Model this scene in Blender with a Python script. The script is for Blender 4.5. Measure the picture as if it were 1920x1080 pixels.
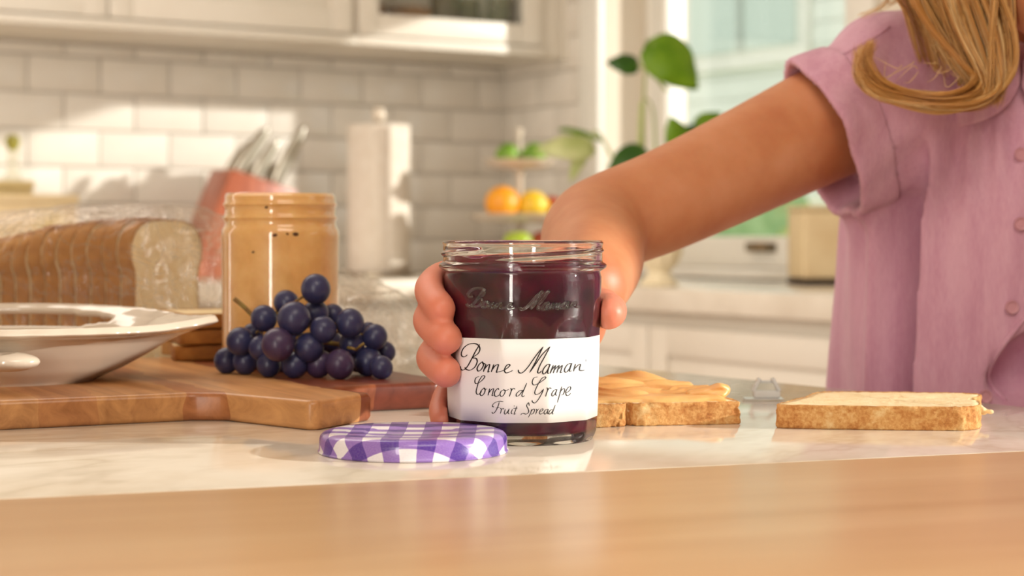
import bpy, bmesh, math, random
import numpy as np
from mathutils import Vector, Matrix, noise
from mathutils.bvhtree import BVHTree

for o in list(bpy.data.objects):
    bpy.data.objects.remove(o, do_unlink=True)
SC = bpy.context.scene
COL = SC.collection
R = math.radians
random.seed(7)
rng = np.random.default_rng(7)

# ------------------------------------------------------------------ camera
FP = 3360.0                     # focal length in pixels of the 1920x1080 frame
CAMZ = 0.101                    # camera height above the worktop (worktop top is z = 0)
cam = bpy.data.cameras.new('camera')
cam.sensor_width = 36.0
cam.lens = FP / 1920 * 36.0
cam.shift_y = -100.0 / 1920     # horizon at y = 440 with a level camera
cam.clip_start = 0.02
cam.dof.use_dof = True
cam.dof.focus_distance = 0.875
cam.dof.aperture_fstop = 10.5
camo = bpy.data.objects.new('camera', cam)
camo.location = (0, 0, CAMZ)
camo.rotation_euler = (R(90), 0, 0)
COL.objects.link(camo)
SC.camera = camo

# ------------------------------------------------------------------ view, world, sun, lamps
vs = SC.view_settings
vs.view_transform = 'Standard'
vs.look = 'None'
vs.gamma = 1.0
vs.use_curve_mapping = False
vs.exposure = 0.0

W = bpy.data.worlds.new('hazy_sky')
SC.world = W
W.use_nodes = True
bg = W.node_tree.nodes['Background']
bg.inputs['Color'].default_value = (0.96, 0.97, 0.93, 1)
bg.inputs['Strength'].default_value = 1.35

TH = R(32)                                   # the kitchen is turned 32 degrees to the camera
U = Vector((math.cos(TH), math.sin(TH), 0))  # along the tiled back wall, to the right
V = Vector((math.sin(TH), -math.cos(TH), 0)) # along the window wall, towards the camera
CORNER = Vector((-0.0176, 4.9, 0))

sun_to = (U * 1.32 + V * 1.0 + Vector((0, 0, 0.44))).normalized()
sl = bpy.data.lights.new('sun', 'SUN')
sl.energy = 4.8
sl.angle = R(1.2)
sl.color = (1.0, 0.95, 0.89)
so = bpy.data.objects.new('sun', sl)
so.rotation_euler = sun_to.to_track_quat('Z', 'Y').to_euler()
so.location = (4, -1, 3)
COL.objects.link(so)

def area(name, loc, target, sx, sy, power, col):
    l = bpy.data.lights.new(name, 'AREA')
    l.shape = 'RECTANGLE'; l.size = sx; l.size_y = sy
    l.energy = power; l.color = col
    o = bpy.data.objects.new(name, l)
    o.location = loc
    d = Vector(target) - Vector(loc)
    o.rotation_euler = d.to_track_quat('-Z', 'Y').to_euler()
    COL.objects.link(o)
    return o
area('ceiling_fill', (-0.9, 2.2, 1.45), (-0.6, 3.0, 0), 1.6, 1.2, 26.0, (1.0, 0.92, 0.82))  # unseen area light, added to fill the room from above
area('front_streak_light', (-0.66, -1.3, 0.10), (0.0, 1.0, 0.10), 0.17, 2.0, 25.0, (1.0, 0.94, 0.86))  # unseen tall strip behind the camera, shaped for jar streaks and front fill
area('side_fill_light', (-1.50, 1.62, 0.30), (-0.30, 4.3, 0.25), 0.8, 1.2, 24.0, (1.0, 0.93, 0.84))  # added area light without a window, brightens the tiled wall
area('island_fill', (0.30, -0.2, 1.40), (0.1, 1.0, 0.0), 0.9, 0.7, 12.0, (1.0, 0.89, 0.76))  # unseen light added above the island to lift the foreground

# ------------------------------------------------------------------ helpers
def P(px, py, Y):
    """world point that the photograph shows at (px, py) when it is Y metres away"""
    return Vector(((px - 960) / FP * Y, Y, CAMZ - (py - 440) / FP * Y))

def tag(o, label=None, cat=None, group=None, kind=None):
    if label: o['label'] = label
    if cat: o['category'] = cat
    if group: o['group'] = group
    if kind: o['kind'] = kind
    return o

def empty(name, loc=(0, 0, 0), label=None, cat=None, group=None, rz=0):
    o = bpy.data.objects.new(name, None)
    o.empty_display_size = 0.02
    o.location = loc; o.rotation_euler = (0, 0, rz)
    COL.objects.link(o)
    return tag(o, label, cat, group)

def link(name, me, m=None, parent=None, smooth=True):
    if m is not None and not me.materials:
        me.materials.append(m)
    if smooth:
        me.shade_smooth()
    o = bpy.data.objects.new(name, me)
    COL.objects.link(o)
    if parent is not None:
        o.parent = parent
    return o

def pydata(name, v, f, m=None, parent=None, smooth=True):
    me = bpy.data.meshes.new(name)
    me.from_pydata([tuple(p) for p in v], [], [tuple(q) for q in f])
    me.update()
    return link(name, me, m, parent, smooth)

def wlocal(o, parent):
    """o was built in world coordinates: keep it there under its parent"""
    o.parent = parent
    if parent.type == 'EMPTY':
        o.matrix_parent_inverse = parent.matrix_basis.inverted()
    return o

def bm_box(bm, c, s, ax=None):
    """box with centre c, full sizes s, in axes ax (3 vectors)"""
    if ax is None: ax = (Vector((1, 0, 0)), Vector((0, 1, 0)), Vector((0, 0, 1)))
    c = Vector(c); vs_ = []
    for i in (-1, 1):
        for j in (-1, 1):
            for k in (-1, 1):
                vs_.append(bm.verts.new(c + ax[0] * (i * s[0] / 2) + ax[1] * (j * s[1] / 2) + ax[2] * (k * s[2] / 2)))
    for q in ((0, 1, 3, 2), (4, 6, 7, 5), (0, 4, 5, 1), (2, 3, 7, 6), (0, 2, 6, 4), (1, 5, 7, 3)):
        bm.faces.new([vs_[i] for i in q])

def bm_obj(name, bm, m, parent=None, bevel=0.0, seg=2, smooth=True):
    bmesh.ops.recalc_face_normals(bm, faces=bm.faces)
    if bevel > 0:
        bmesh.ops.bevel(bm, geom=list(bm.edges), offset=bevel, segments=seg, affect='EDGES', profile=0.5)
    me = bpy.data.meshes.new(name)
    bm.to_mesh(me); bm.free()
    o = link(name, me, m, parent, False)
    if smooth:
        me.shade_smooth()
        try: me.set_sharp_from_angle(angle=R(35))
        except Exception: pass
    return o

def box(name, c, s, m, parent=None, ax=None, bevel=0.002, seg=2):
    bm = bmesh.new(); bm_box(bm, c, s, ax)
    return bm_obj(name, bm, m, parent, bevel, seg)

ZV = Vector((0, 0, 1))
KAX = (U, V, ZV)
def K(u, v, z):
    """kitchen coordinates: u to the right along the back wall from the corner, v out of the back wall"""
    return CORNER + U * u + V * v + ZV * z
def kbox(name, u0, u1, v0, v1, z0, z1, m, parent=None, bevel=0.002, seg=2):
    return box(name, K((u0 + u1) / 2, (v0 + v1) / 2, (z0 + z1) / 2), (abs(u1 - u0), abs(v1 - v0), abs(z1 - z0)), m, parent, KAX, bevel, seg)

def prism(name, poly, z0, z1, m, parent=None, bevel=0.0, seg=2):
    bm = bmesh.new()
    a = [bm.verts.new((p[0], p[1], z0)) for p in poly]
    b = [bm.verts.new((p[0], p[1], z1)) for p in poly]
    n = len(poly)
    bm.faces.new(a[::-1]); bm.faces.new(b)
    for i in range(n):
        bm.faces.new((a[i], a[(i + 1) % n], b[(i + 1) % n], b[i]))
    return bm_obj(name, bm, m, parent, bevel, seg)

def lathe(name, prof, m, parent=None, n=64, loc=(0, 0, 0), mod=None, smooth=True, axis=None):
    """prof: list of (r, z); mod(r, z, phi) -> r may vary the radius"""
    v, f = [], []
    k = len(prof)
    for j in range(n):
        ph = 2 * math.pi * j / n
        for r, z in prof:
            rr = mod(r, z, ph) if mod else r
            v.append((rr * math.cos(ph), rr * math.sin(ph), z))
    for j in range(n):
        a, b = j * k, ((j + 1) % n) * k
        for i in range(k - 1):
            f.append((a + i, b + i, b + i + 1, a + i + 1))
    if axis is None:
        v = [(p[0] + loc[0], p[1] + loc[1], p[2] + loc[2]) for p in v]
    else:
        M = axis.to_matrix().to_4x4(); M.translation = Vector(loc)
        v = [tuple(M @ Vector(p)) for p in v]
    o = pydata(name, v, f, m, parent, smooth)
    bm = bmesh.new(); bm.from_mesh(o.data)
    bmesh.ops.remove_doubles(bm, verts=bm.verts, dist=1e-6)
    bm.to_mesh(o.data); bm.free()
    if smooth:
        o.data.shade_smooth()
        try: o.data.set_sharp_from_angle(angle=R(50))
        except Exception: pass
    return o

def catmull(pts, n=8):
    pts = [Vector(p) for p in pts]
    if len(pts) < 3:
        return [pts[0].lerp(pts[-1], i / n) for i in range(n + 1)]
    q = [pts[0] * 2 - pts[1]] + pts + [pts[-1] * 2 - pts[-2]]
    out = []
    for i in range(1, len(q) - 2):
        a, b, c, d = q[i - 1], q[i], q[i + 1], q[i + 2]
        for k in range(n):
            t = k / n
            out.append(0.5 * ((2 * b) + (c - a) * t + (2 * a - 5 * b + 4 * c - d) * t * t + (3 * b - a - 3 * c + d) * t ** 3))
    out.append(pts[-1].copy())
    return out

def tube_data(path, rad, ns=8, v=None, f=None):
    """append a tube along path (list of Vectors); rad is a number or a function of 0..1"""
    if v is None: v, f = [], []
    n = len(path)
    prev = None
    for i, p in enumerate(path):
        d = (path[min(i + 1, n - 1)] - path[max(i - 1, 0)])
        d = d.normalized() if d.length > 1e-9 else Vector((0, 0, 1))
        if prev is None:
            a = d.orthogonal().normalized()
        else:
            a = (prev - d * prev.dot(d))
            a = a.normalized() if a.length > 1e-9 else d.orthogonal().normalized()
        prev = a
        b = d.cross(a)
        r = rad(i / (n - 1)) if callable(rad) else rad
        base = len(v)
        for k in range(ns):
            t = 2 * math.pi * k / ns
            v.append(p + a * (r * math.cos(t)) + b * (r * math.sin(t)))
        if i:
            for k in range(ns):
                f.append((base - ns + k, base - ns + (k + 1) % ns, base + (k + 1) % ns, base + k))
        if i == 0:
            f.append(tuple(base + k for k in range(ns))[::-1])
        if i == n - 1:
            f.append(tuple(base + k for k in range(ns)))
    return v, f

def tube(name, pts, rad, m, parent=None, ns=8, sub=6):
    v, f = tube_data(catmull(pts, sub), rad, ns)
    return pydata(name, v, f, m, parent)

# ---- signed distance fields on a grid, meshed with surface nets
class Grid:
    def __init__(s, lo, hi, h):
        s.lo = np.array(lo, float); s.h = h
        n = np.ceil((np.array(hi) - s.lo) / h).astype(int) + 1
        s.n = n
        s.ax = [s.lo[i] + h * np.arange(n[i]) for i in range(3)]
        s.D = np.full(n, 1.0)
    def like(s):
        o = Grid.__new__(Grid); o.lo, o.h, o.n, o.ax = s.lo, s.h, s.n, s.ax; o.D = np.full(s.n, 1.0); return o
    def sl(s, lo, hi):
        r = []
        for i in range(3):
            a = int(max(0, math.floor((lo[i] - s.lo[i]) / s.h)))
            b = int(min(s.n[i], math.ceil((hi[i] - s.lo[i]) / s.h) + 1))
            if b <= a: return None
            r.append(slice(a, b))
        return tuple(r)
    def op(s, fn, lo, hi, k=0.0, mode='add'):
        q = s.sl(lo, hi)
        if q is None: return
        X = s.ax[0][q[0]][:, None, None]; Y = s.ax[1][q[1]][None, :, None]; Z = s.ax[2][q[2]][None, None, :]
        d = fn(X, Y, Z); D = s.D[q]
        if mode == 'add':
            r = np.minimum(D, d)
            if k > 0:
                h = np.maximum(k - np.abs(D - d), 0) / k
                r = r - h * h * k * 0.25
        elif mode == 'sub':
            r = np.maximum(D, -d)
            if k > 0:
                h = np.maximum(k - np.abs(D + d), 0) / k
                r = r + h * h * k * 0.25
        else:
            r = np.maximum(D, d)
        s.D[q] = r
    def cone(s, a, b, ra, rb, k=0.0, mode='add'):
        a = np.array(a, float); b = np.array(b, float); ba = b - a; L = max(ba @ ba, 1e-12)
        m = max(ra, rb) + k + 3 * s.h
        def fn(X, Y, Z):
            px, py, pz = X - a[0], Y - a[1], Z - a[2]
            t = np.clip((px * ba[0] + py * ba[1] + pz * ba[2]) / L, 0, 1)
            return np.sqrt((px - t * ba[0]) ** 2 + (py - t * ba[1]) ** 2 + (pz - t * ba[2]) ** 2) - (ra + (rb - ra) * t)
        s.op(fn, np.minimum(a, b) - m, np.maximum(a, b) + m, k, mode)
    def chain(s, pts, rads, k=0.0):
        for i in range(len(pts) - 1):
            s.cone(pts[i], pts[i + 1], rads[i], rads[i + 1], k)
    def ell(s, c, r, k=0.0, mode='add', rot=None):
        c = np.array(c, float); r = np.array(r, float); m = max(r) + k + 3 * s.h
        def fn(X, Y, Z):
            x, y, z = X - c[0], Y - c[1], Z - c[2]
            if rot is not None:
                x, y, z = (rot[0][0] * x + rot[0][1] * y + rot[0][2] * z, rot[1][0] * x + rot[1][1] * y + rot[1][2] * z, rot[2][0] * x + rot[2][1] * y + rot[2][2] * z)
            k0 = np.sqrt((x / r[0]) ** 2 + (y / r[1]) ** 2 + (z / r[2]) ** 2)
            k1 = np.sqrt((x / r[0] ** 2) ** 2 + (y / r[1] ** 2) ** 2 + (z / r[2] ** 2) ** 2)
            return k0 * (k0 - 1) / np.maximum(k1, 1e-6)
        s.op(fn, c - m, c + m, k, mode)
    def data(s):
        D = s.D; n = s.n
        neg = D < 0
        cells = np.zeros(n - 1, bool); cnt = np.zeros(n - 1); acc = np.zeros(tuple(n - 1) + (3,))
        offs = [(i, j, k) for i in (0, 1) for j in (0, 1) for k in (0, 1)]
        def sub(A, o): return A[o[0]:n[0] - 1 + o[0], o[1]:n[1] - 1 + o[1], o[2]:n[2] - 1 + o[2]]
        for a in offs:
            for axi in range(3):
                if a[axi]: continue
                b = list(a); b[axi] = 1; b = tuple(b)
                da, db = sub(D, a), sub(D, b)
                cr = (da < 0) != (db < 0)
                idx = np.nonzero(cr)
                t = da[idx] / (da[idx] - db[idx])
                cnt[idx] += 1
                for q in range(3):
                    acc[idx + (np.full(len(t), q),)] += a[q] + (t if q == axi else 0)
        act = cnt > 0
        ids = -np.ones(n - 1, int)
        idx = np.nonzero(act)
        ids[idx] = np.arange(len(idx[0]))
        pos = (np.stack(idx, 1) + acc[idx] / cnt[idx][:, None]) * s.h + s.lo
        faces = []
        for axi in range(3):
            o = [axi, (axi + 1) % 3, (axi + 2) % 3]
            A = np.moveaxis(neg, o, (0, 1, 2)); I = np.moveaxis(ids, o, (0, 1, 2))
            e = A[:-1, 1:-1, 1:-1] != A[1:, 1:-1, 1:-1]
            q = np.nonzero(e)
            x, y, z = q[0], q[1] + 1, q[2] + 1
            f = np.stack([I[x, y - 1, z - 1], I[x, y, z - 1], I[x, y, z], I[x, y - 1, z]], 1)
            flip = ~A[x, y, z]
            f[flip] = f[flip][:, ::-1]
            faces.append(f)
        return pos, np.concatenate(faces)

def npmesh(name, parts, m, parent=None):
    """parts: list of (verts, quads) joined into one mesh"""
    vs_, fs, o = [], [], 0
    for v, f in parts:
        vs_.append(v); fs.append(f + o); o += len(v)
    v = np.concatenate(vs_); f = np.concatenate(fs)
    me = bpy.data.meshes.new(name)
    me.vertices.add(len(v)); me.vertices.foreach_set('co', v.astype(np.float32).ravel())
    me.loops.add(f.size); me.loops.foreach_set('vertex_index', f.astype(np.int32).ravel())
    me.polygons.add(len(f)); me.polygons.foreach_set('loop_start', np.arange(0, f.size, 4, dtype=np.int32))
    me.update(calc_edges=True); me.validate()
    return link(name, me, m, parent)

def bvh_of(o):
    me = o.data
    return BVHTree.FromPolygons([v.co[:] for v in me.vertices], [tuple(p.vertices) for p in me.polygons])

# ------------------------------------------------------------------ materials
def srgb(r, g, b):
    f = lambda c: (c / 255) / 12.92 if c <= 10.3 else ((c / 255 + 0.055) / 1.055) ** 2.4
    return (f(r), f(g), f(b), 1.0)

def mat(name, col, rough=0.5, spec=0.5, **kw):
    m = bpy.data.materials.new(name); m.use_nodes = True
    b = m.node_tree.nodes['Principled BSDF']
    b.inputs['Base Color'].default_value = col
    b.inputs['Roughness'].default_value = rough
    b.inputs['Specular IOR Level'].default_value = spec
    names = {'trans': 'Transmission Weight', 'ior': 'IOR', 'metal': 'Metallic', 'sss': 'Subsurface Weight', 'coat': 'Coat Weight', 'sheen': 'Sheen Weight', 'alpha': 'Alpha', 'scale': 'Subsurface Scale', 'coat_rough': 'Coat Roughness'}
    for k, v in kw.items():
        if k == 'radius': b.inputs['Subsurface Radius'].default_value = v
        else: b.inputs[names[k]].default_value = v
    return m

class N:
    def __init__(s, m):
        s.t = m.node_tree; s.b = s.t.nodes.get('Principled BSDF')
    def n(s, ty, **kw):
        q = s.t.nodes.new(ty)
        for k, v in kw.items():
            if k in q.inputs: q.inputs[k].default_value = v
            else: setattr(q, k, v)
        return q
    def l(s, a, b): s.t.links.new(a, b)
    def coord(s, out='Object', scale=(1, 1, 1), rot=(0, 0, 0)):
        c = s.n('ShaderNodeTexCoord'); mp = s.n('ShaderNodeMapping')
        mp.inputs['Scale'].default_value = scale; mp.inputs['Rotation'].default_value = rot
        s.l(c.outputs[out], mp.inputs['Vector']); return mp.outputs['Vector']
    def noise(s, vec, sc, det=4, rough=0.55, dist=0.0):
        q = s.n('ShaderNodeTexNoise'); q.inputs['Scale'].default_value = sc; q.inputs['Detail'].default_value = det
        q.inputs['Roughness'].default_value = rough; q.inputs['Distortion'].default_value = dist
        s.l(vec, q.inputs['Vector']); return q.outputs['Fac']
    def ramp(s, fac, stops):
        q = s.n('ShaderNodeValToRGB'); e = q.color_ramp.elements
        while len(e) < len(stops): e.new(0.5)
        for i, (p, c) in enumerate(stops):
            e[i].position = p; e[i].color = c
        s.l(fac, q.inputs['Fac']); return q.outputs['Color']
    def mix(s, fac, a, b, mode='MIX'):
        q = s.n('ShaderNodeMix'); q.data_type = 'RGBA'; q.blend_type = mode
        for v, i in ((fac, 0), (a, 6), (b, 7)):
            if hasattr(v, 'is_output'): s.l(v, q.inputs[i])
            else: q.inputs[i].default_value = v
        return q.outputs[2]
    def math(s, op, a, b=0.0):
        q = s.n('ShaderNodeMath'); q.operation = op
        for v, i in ((a, 0), (b, 1)):
            if hasattr(v, 'is_output'): s.l(v, q.inputs[i])
            else: q.inputs[i].default_value = v
        return q.outputs[0]
    def bump(s, h, strength=0.3, dist=0.001):
        q = s.n('ShaderNodeBump'); q.inputs['Strength'].default_value = strength; q.inputs['Distance'].default_value = dist
        s.l(h, q.inputs['Height']); s.l(q.outputs['Normal'], s.b.inputs['Normal'])
    def col(s, c): s.l(c, s.b.inputs['Base Color'])

def var_mat(name, c1, c2, sc, rough=0.5, bump=0.0, bdist=0.001, bsc=None, out='Object', scale=(1, 1, 1), lo=0.35, hi=0.65, **kw):
    m = mat(name, c1, rough, **kw); q = N(m)
    v = q.coord(out, scale)
    f = q.noise(v, sc)
    q.col(q.ramp(f, [(lo, c1), (hi, c2)]))
    if bump > 0:
        q.bump(q.noise(v, bsc or sc * 3, 5, 0.6), bump, bdist)
    return m

def wood_mat(name, dark, mid, light, axis=0, sc=1.0, rough=0.35, stave=None, rot=0.0, coat=0.0):
    m = mat(name, mid, rough, coat=coat, coat_rough=0.15); q = N(m)
    s = [60 * sc, 60 * sc, 60 * sc]; s[axis] = 4 * sc
    v = q.coord('Object', (1, 1, 1), (0, 0, rot))
    mp = q.n('ShaderNodeMapping'); mp.inputs['Scale'].default_value = s
    q.l(v, mp.inputs['Vector'])
    g = q.noise(mp.outputs['Vector'], 1.0, 6, 0.6, 0.6)
    c = q.ramp(g, [(0.25, dark), (0.5, mid), (0.75, light)])
    if stave:
        sp = q.n('ShaderNodeSeparateXYZ'); q.l(v, sp.inputs[0])
        k = q.math('FLOOR', q.math('DIVIDE', sp.outputs[1 - axis], stave))
        wn = q.n('ShaderNodeTexWhiteNoise'); wn.noise_dimensions = '1D'; q.l(k, wn.inputs['W'])
        tone = q.ramp(wn.outputs['Value'], [(0.0, (0.55, 0.45, 0.38, 1)), (1.0, (1.18, 1.12, 1.0, 1))])
        c = q.mix(1.0, c, tone, 'MULTIPLY')
    q.col(c)
    q.bump(g, 0.12, 0.0006)
    return m

M = {}
M['paint'] = var_mat('white_cabinet_paint', srgb(232, 226, 214), srgb(226, 218, 204), 3, 0.42)
M['trim'] = mat('white_trim_paint', srgb(236, 233, 224), 0.4)
M['tile'] = var_mat('white_glazed_tile', srgb(232, 226, 216), srgb(225, 217, 205), 6, 0.14, 0.15, 0.002, 9)
M['grout'] = var_mat('grey_grout', srgb(206, 198, 186), srgb(194, 185, 172), 60, 0.9)
M['wall'] = mat('cream_wall_paint', srgb(225, 214, 196), 0.8)
M['ceil'] = mat('white_ceiling_paint', srgb(238, 232, 222), 0.85)
M['floor'] = wood_mat('oak_floor', srgb(140, 98, 62), srgb(172, 126, 84), srgb(190, 148, 104), 1, 0.4, 0.4, 0.12)
M['quartz'] = var_mat('pale_quartz', srgb(228, 220, 206), srgb(216, 206, 190), 9, 0.25)
M['steel'] = mat('brushed_steel', srgb(190, 185, 172), 0.3, metal=1.0)
M['nickel'] = mat('aged_nickel', srgb(150, 138, 118), 0.35, metal=1.0)
M['dark_slot'] = mat('dark_gap', srgb(60, 48, 40), 0.8)
def thin_glass(name, tint=(0.97, 0.98, 0.97, 1), ior=1.45, rough=0.0):
    m = bpy.data.materials.new(name); m.use_nodes = True; q = N(m)
    q.t.nodes.remove(q.b)
    tr = q.n('ShaderNodeBsdfTransparent'); tr.inputs['Color'].default_value = tint
    gl = q.n('ShaderNodeBsdfGlossy'); gl.inputs['Roughness'].default_value = rough; gl.inputs['Color'].default_value = (1, 1, 1, 1)
    lw = q.n('ShaderNodeLayerWeight'); lw.inputs['Blend'].default_value = 0.5
    fr = q.math('ADD', q.math('MULTIPLY', q.math('POWER', lw.outputs['Facing'], 4.0), 0.9), 0.04)
    mx = q.n('ShaderNodeMixShader')
    q.l(fr, mx.inputs[0]); q.l(tr.outputs[0], mx.inputs[1]); q.l(gl.outputs[0], mx.inputs[2])
    q.l(mx.outputs[0], q.t.nodes['Material Output'].inputs['Surface'])
    return m
M['glasspane'] = thin_glass('window_glass')
M['jar_glass'] = thin_glass('clear_jar_glass', (0.99, 0.985, 0.97, 1), 1.5, 0.02)
M['glass'] = mat('clear_glass', (0.97, 0.985, 0.98, 1), 0.0, trans=1.0, ior=1.48)
M['ceramic'] = mat('white_ceramic', srgb(216, 202, 184), 0.12, coat=0.4)

# marble
m = mat('polished_marble', srgb(226, 214, 198), 0.10); q = N(m)
v = q.coord('Object', (1, 1, 1), (0, 0, R(-28)))
warp = q.noise(v, 3.0, 5, 0.6, 1.2)
vein = q.math('ABSOLUTE', q.math('SUBTRACT', warp, 0.5))
vc = q.ramp(vein, [(0.0, srgb(178, 158, 132)), (0.02, srgb(205, 190, 168)), (0.07, srgb(229, 219, 203))])
blot = q.ramp(q.noise(v, 5.5, 4, 0.6, 0.5), [(0.35, srgb(222, 208, 186)), (0.7, srgb(240, 234, 222))])
q.col(q.mix(0.55, vc, blot))
q.l(q.math('MULTIPLY_ADD', q.noise(v, 14, 3), 0.10), q.b.inputs['Roughness'])
M['marble'] = m
for nd in q.t.nodes:
    if nd.type == 'MATH' and nd.operation == 'MULTIPLY_ADD':
        nd.inputs[2].default_value = 0.05
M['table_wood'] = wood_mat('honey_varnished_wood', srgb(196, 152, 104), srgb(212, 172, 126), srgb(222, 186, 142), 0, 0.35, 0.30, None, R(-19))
M['board'] = wood_mat('acacia_board', srgb(142, 78, 44), srgb(190, 124, 74), srgb(220, 166, 108), 0, 1.0, 0.34, 0.05)

# ================================================================== THE ROOM
CEIL, FLOOR = 1.55, -0.91
def st(o):
    o['kind'] = 'structure'; return o

st(box('floor', K(0, 2.5, FLOOR - 0.05), (9, 11, 0.1), M['floor'], None, KAX, 0))
st(box('ceiling', K(-2.03, 3.75, CEIL + 0.05), (4.62, 8.0, 0.1), M['ceil'], None, KAX, 0))

# tiled back wall, tiles one by one
wb = st(kbox('wall_back', -4.2, 0.16, -0.12, -0.008, FLOOR, CEIL, M['grout'], None, 0))
TW, TP, GAP = 0.176, 0.0875, 0.003
def tile_mesh(w, h, d=0.010):
    bm = bmesh.new()
    bm_box(bm, (0, 0, 0), (w, d, h))
    bmesh.ops.recalc_face_normals(bm, faces=bm.faces)
    front = [e for e in bm.edges if all(v.co.y > 0 for v in e.verts)]
    bmesh.ops.bevel(bm, geom=front, offset=0.0025, segments=2, affect='EDGES', profile=0.5)
    me = bpy.data.meshes.new('tile'); bm.to_mesh(me); bm.free()
    me.materials.append(M['tile']); me.shade_smooth()
    try: me.set_sharp_from_angle(angle=R(40))
    except Exception: pass
    return me
tm_full = tile_mesh(TW - GAP, TP - GAP)
tm_half = {}
def tiled(parent, length, zlo, zhi, origin, along, outv, sign):
    """running bond; along: unit vector away from the corner"""
    r = 0; z = zlo
    rz = math.atan2(along.y, along.x) if sign > 0 else math.atan2(-along.y, -along.x)
    while z < zhi - 0.01:
        h = min(TP, zhi - z)
        x = -TW / 2 if r % 2 else 0.0
        while x < length:
            a, b = max(x, 0), min(x + TW, length)
            if b - a > 0.02:
                key = (round(b - a, 4), round(h, 4))
                me = tm_full if key == (round(TW, 4), round(TP, 4)) else tm_half.setdefault(key, tile_mesh(b - a - GAP, h - GAP))
                o = bpy.data.objects.new('tile', me); COL.objects.link(o)
                p = origin + along * ((a + b) / 2) + ZV * (z + h / 2) + outv * (-0.003 + random.uniform(-0.0006, 0.0006))
                o.location = p
                ang = math.atan2(outv.y, outv.x) - math.pi / 2
                o.rotation_euler = (random.uniform(-0.006, 0.006), 0, ang + random.uniform(-0.006, 0.006))
                o.parent = parent
            x += TW
        z += TP; r += 1
tiled(wb, 2.45, 0.0, 0.556, CORNER + ZV * 0.0, -U, V, 1)

# window wall with its windows
WT = 0.26
wr = empty('wall_right', K(0, 3, FLOOR)); st(wr)
T0, T1, ZS, ZH = 0.47, 1.37, 0.025, 0.89          # window_1 opening (v range, z range)
B0, B1, BZ0, BZ1 = 4.80, 6.4, 0.12, 1.25           # window_2, beside the island and out of frame
def wseg(v0, v1, z0, z1):
    o = kbox('wall_section', 0.0, WT, v0, v1, z0, z1, M['wall'], None, 0)
    wlocal(o, wr)
wseg(-0.12, T0, FLOOR, CEIL)
wseg(T0, T1, FLOOR, ZS); wseg(T0, T1, ZH, CEIL)
D0, D1, DZ0, DZ1 = 2.35, 4.0, 0.12, 1.25            # fill_window, behind the person, unseen, added for fill light from the right
wseg(T1, D0, FLOOR, CEIL)
wseg(D0, D1, FLOOR, DZ0); wseg(D0, D1, DZ1, CEIL)
wseg(D1, B0, FLOOR, CEIL)
wseg(B0, B1, FLOOR, BZ0); wseg(B0, B1, BZ1, CEIL)
wseg(B1, 7.6, FLOOR, CEIL)
wrt = empty('wall_tile_field', K(0, 0, 0)); st(wrt)
g_ = kbox('grout_bed', -0.004, 0.0, 0.0, T0 - 0.085, 0.0, CEIL - 0.6, M['grout'], None, 0); wlocal(g_, wrt)
def tiled_r():
    r = 0; z = 0.0; length = T0 - 0.085
    while z < 0.72:
        x = -TW / 2 if r % 2 == 0 else 0.0
        while x < length:
            a, b = max(x, 0), min(x + TW, length)
            if b - a > 0.02:
                key = (round(b - a, 4), round(TP, 4))
                me = tm_full if key == (round(TW, 4), round(TP, 4)) else tm_half.setdefault(key, tile_mesh(b - a - GAP, TP - GAP))
                o = bpy.data.objects.new('tile', me); COL.objects.link(o)
                o.location = K(-0.006, (a + b) / 2, z + TP / 2)
                o.rotation_euler = (random.uniform(-0.006, 0.006), 0, math.atan2(-U.y, -U.x) - math.pi / 2 + random.uniform(-0.006, 0.006))
                wlocal(o, wrt)
            x += TW
        z += TP; r += 1
tiled_r()

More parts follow.
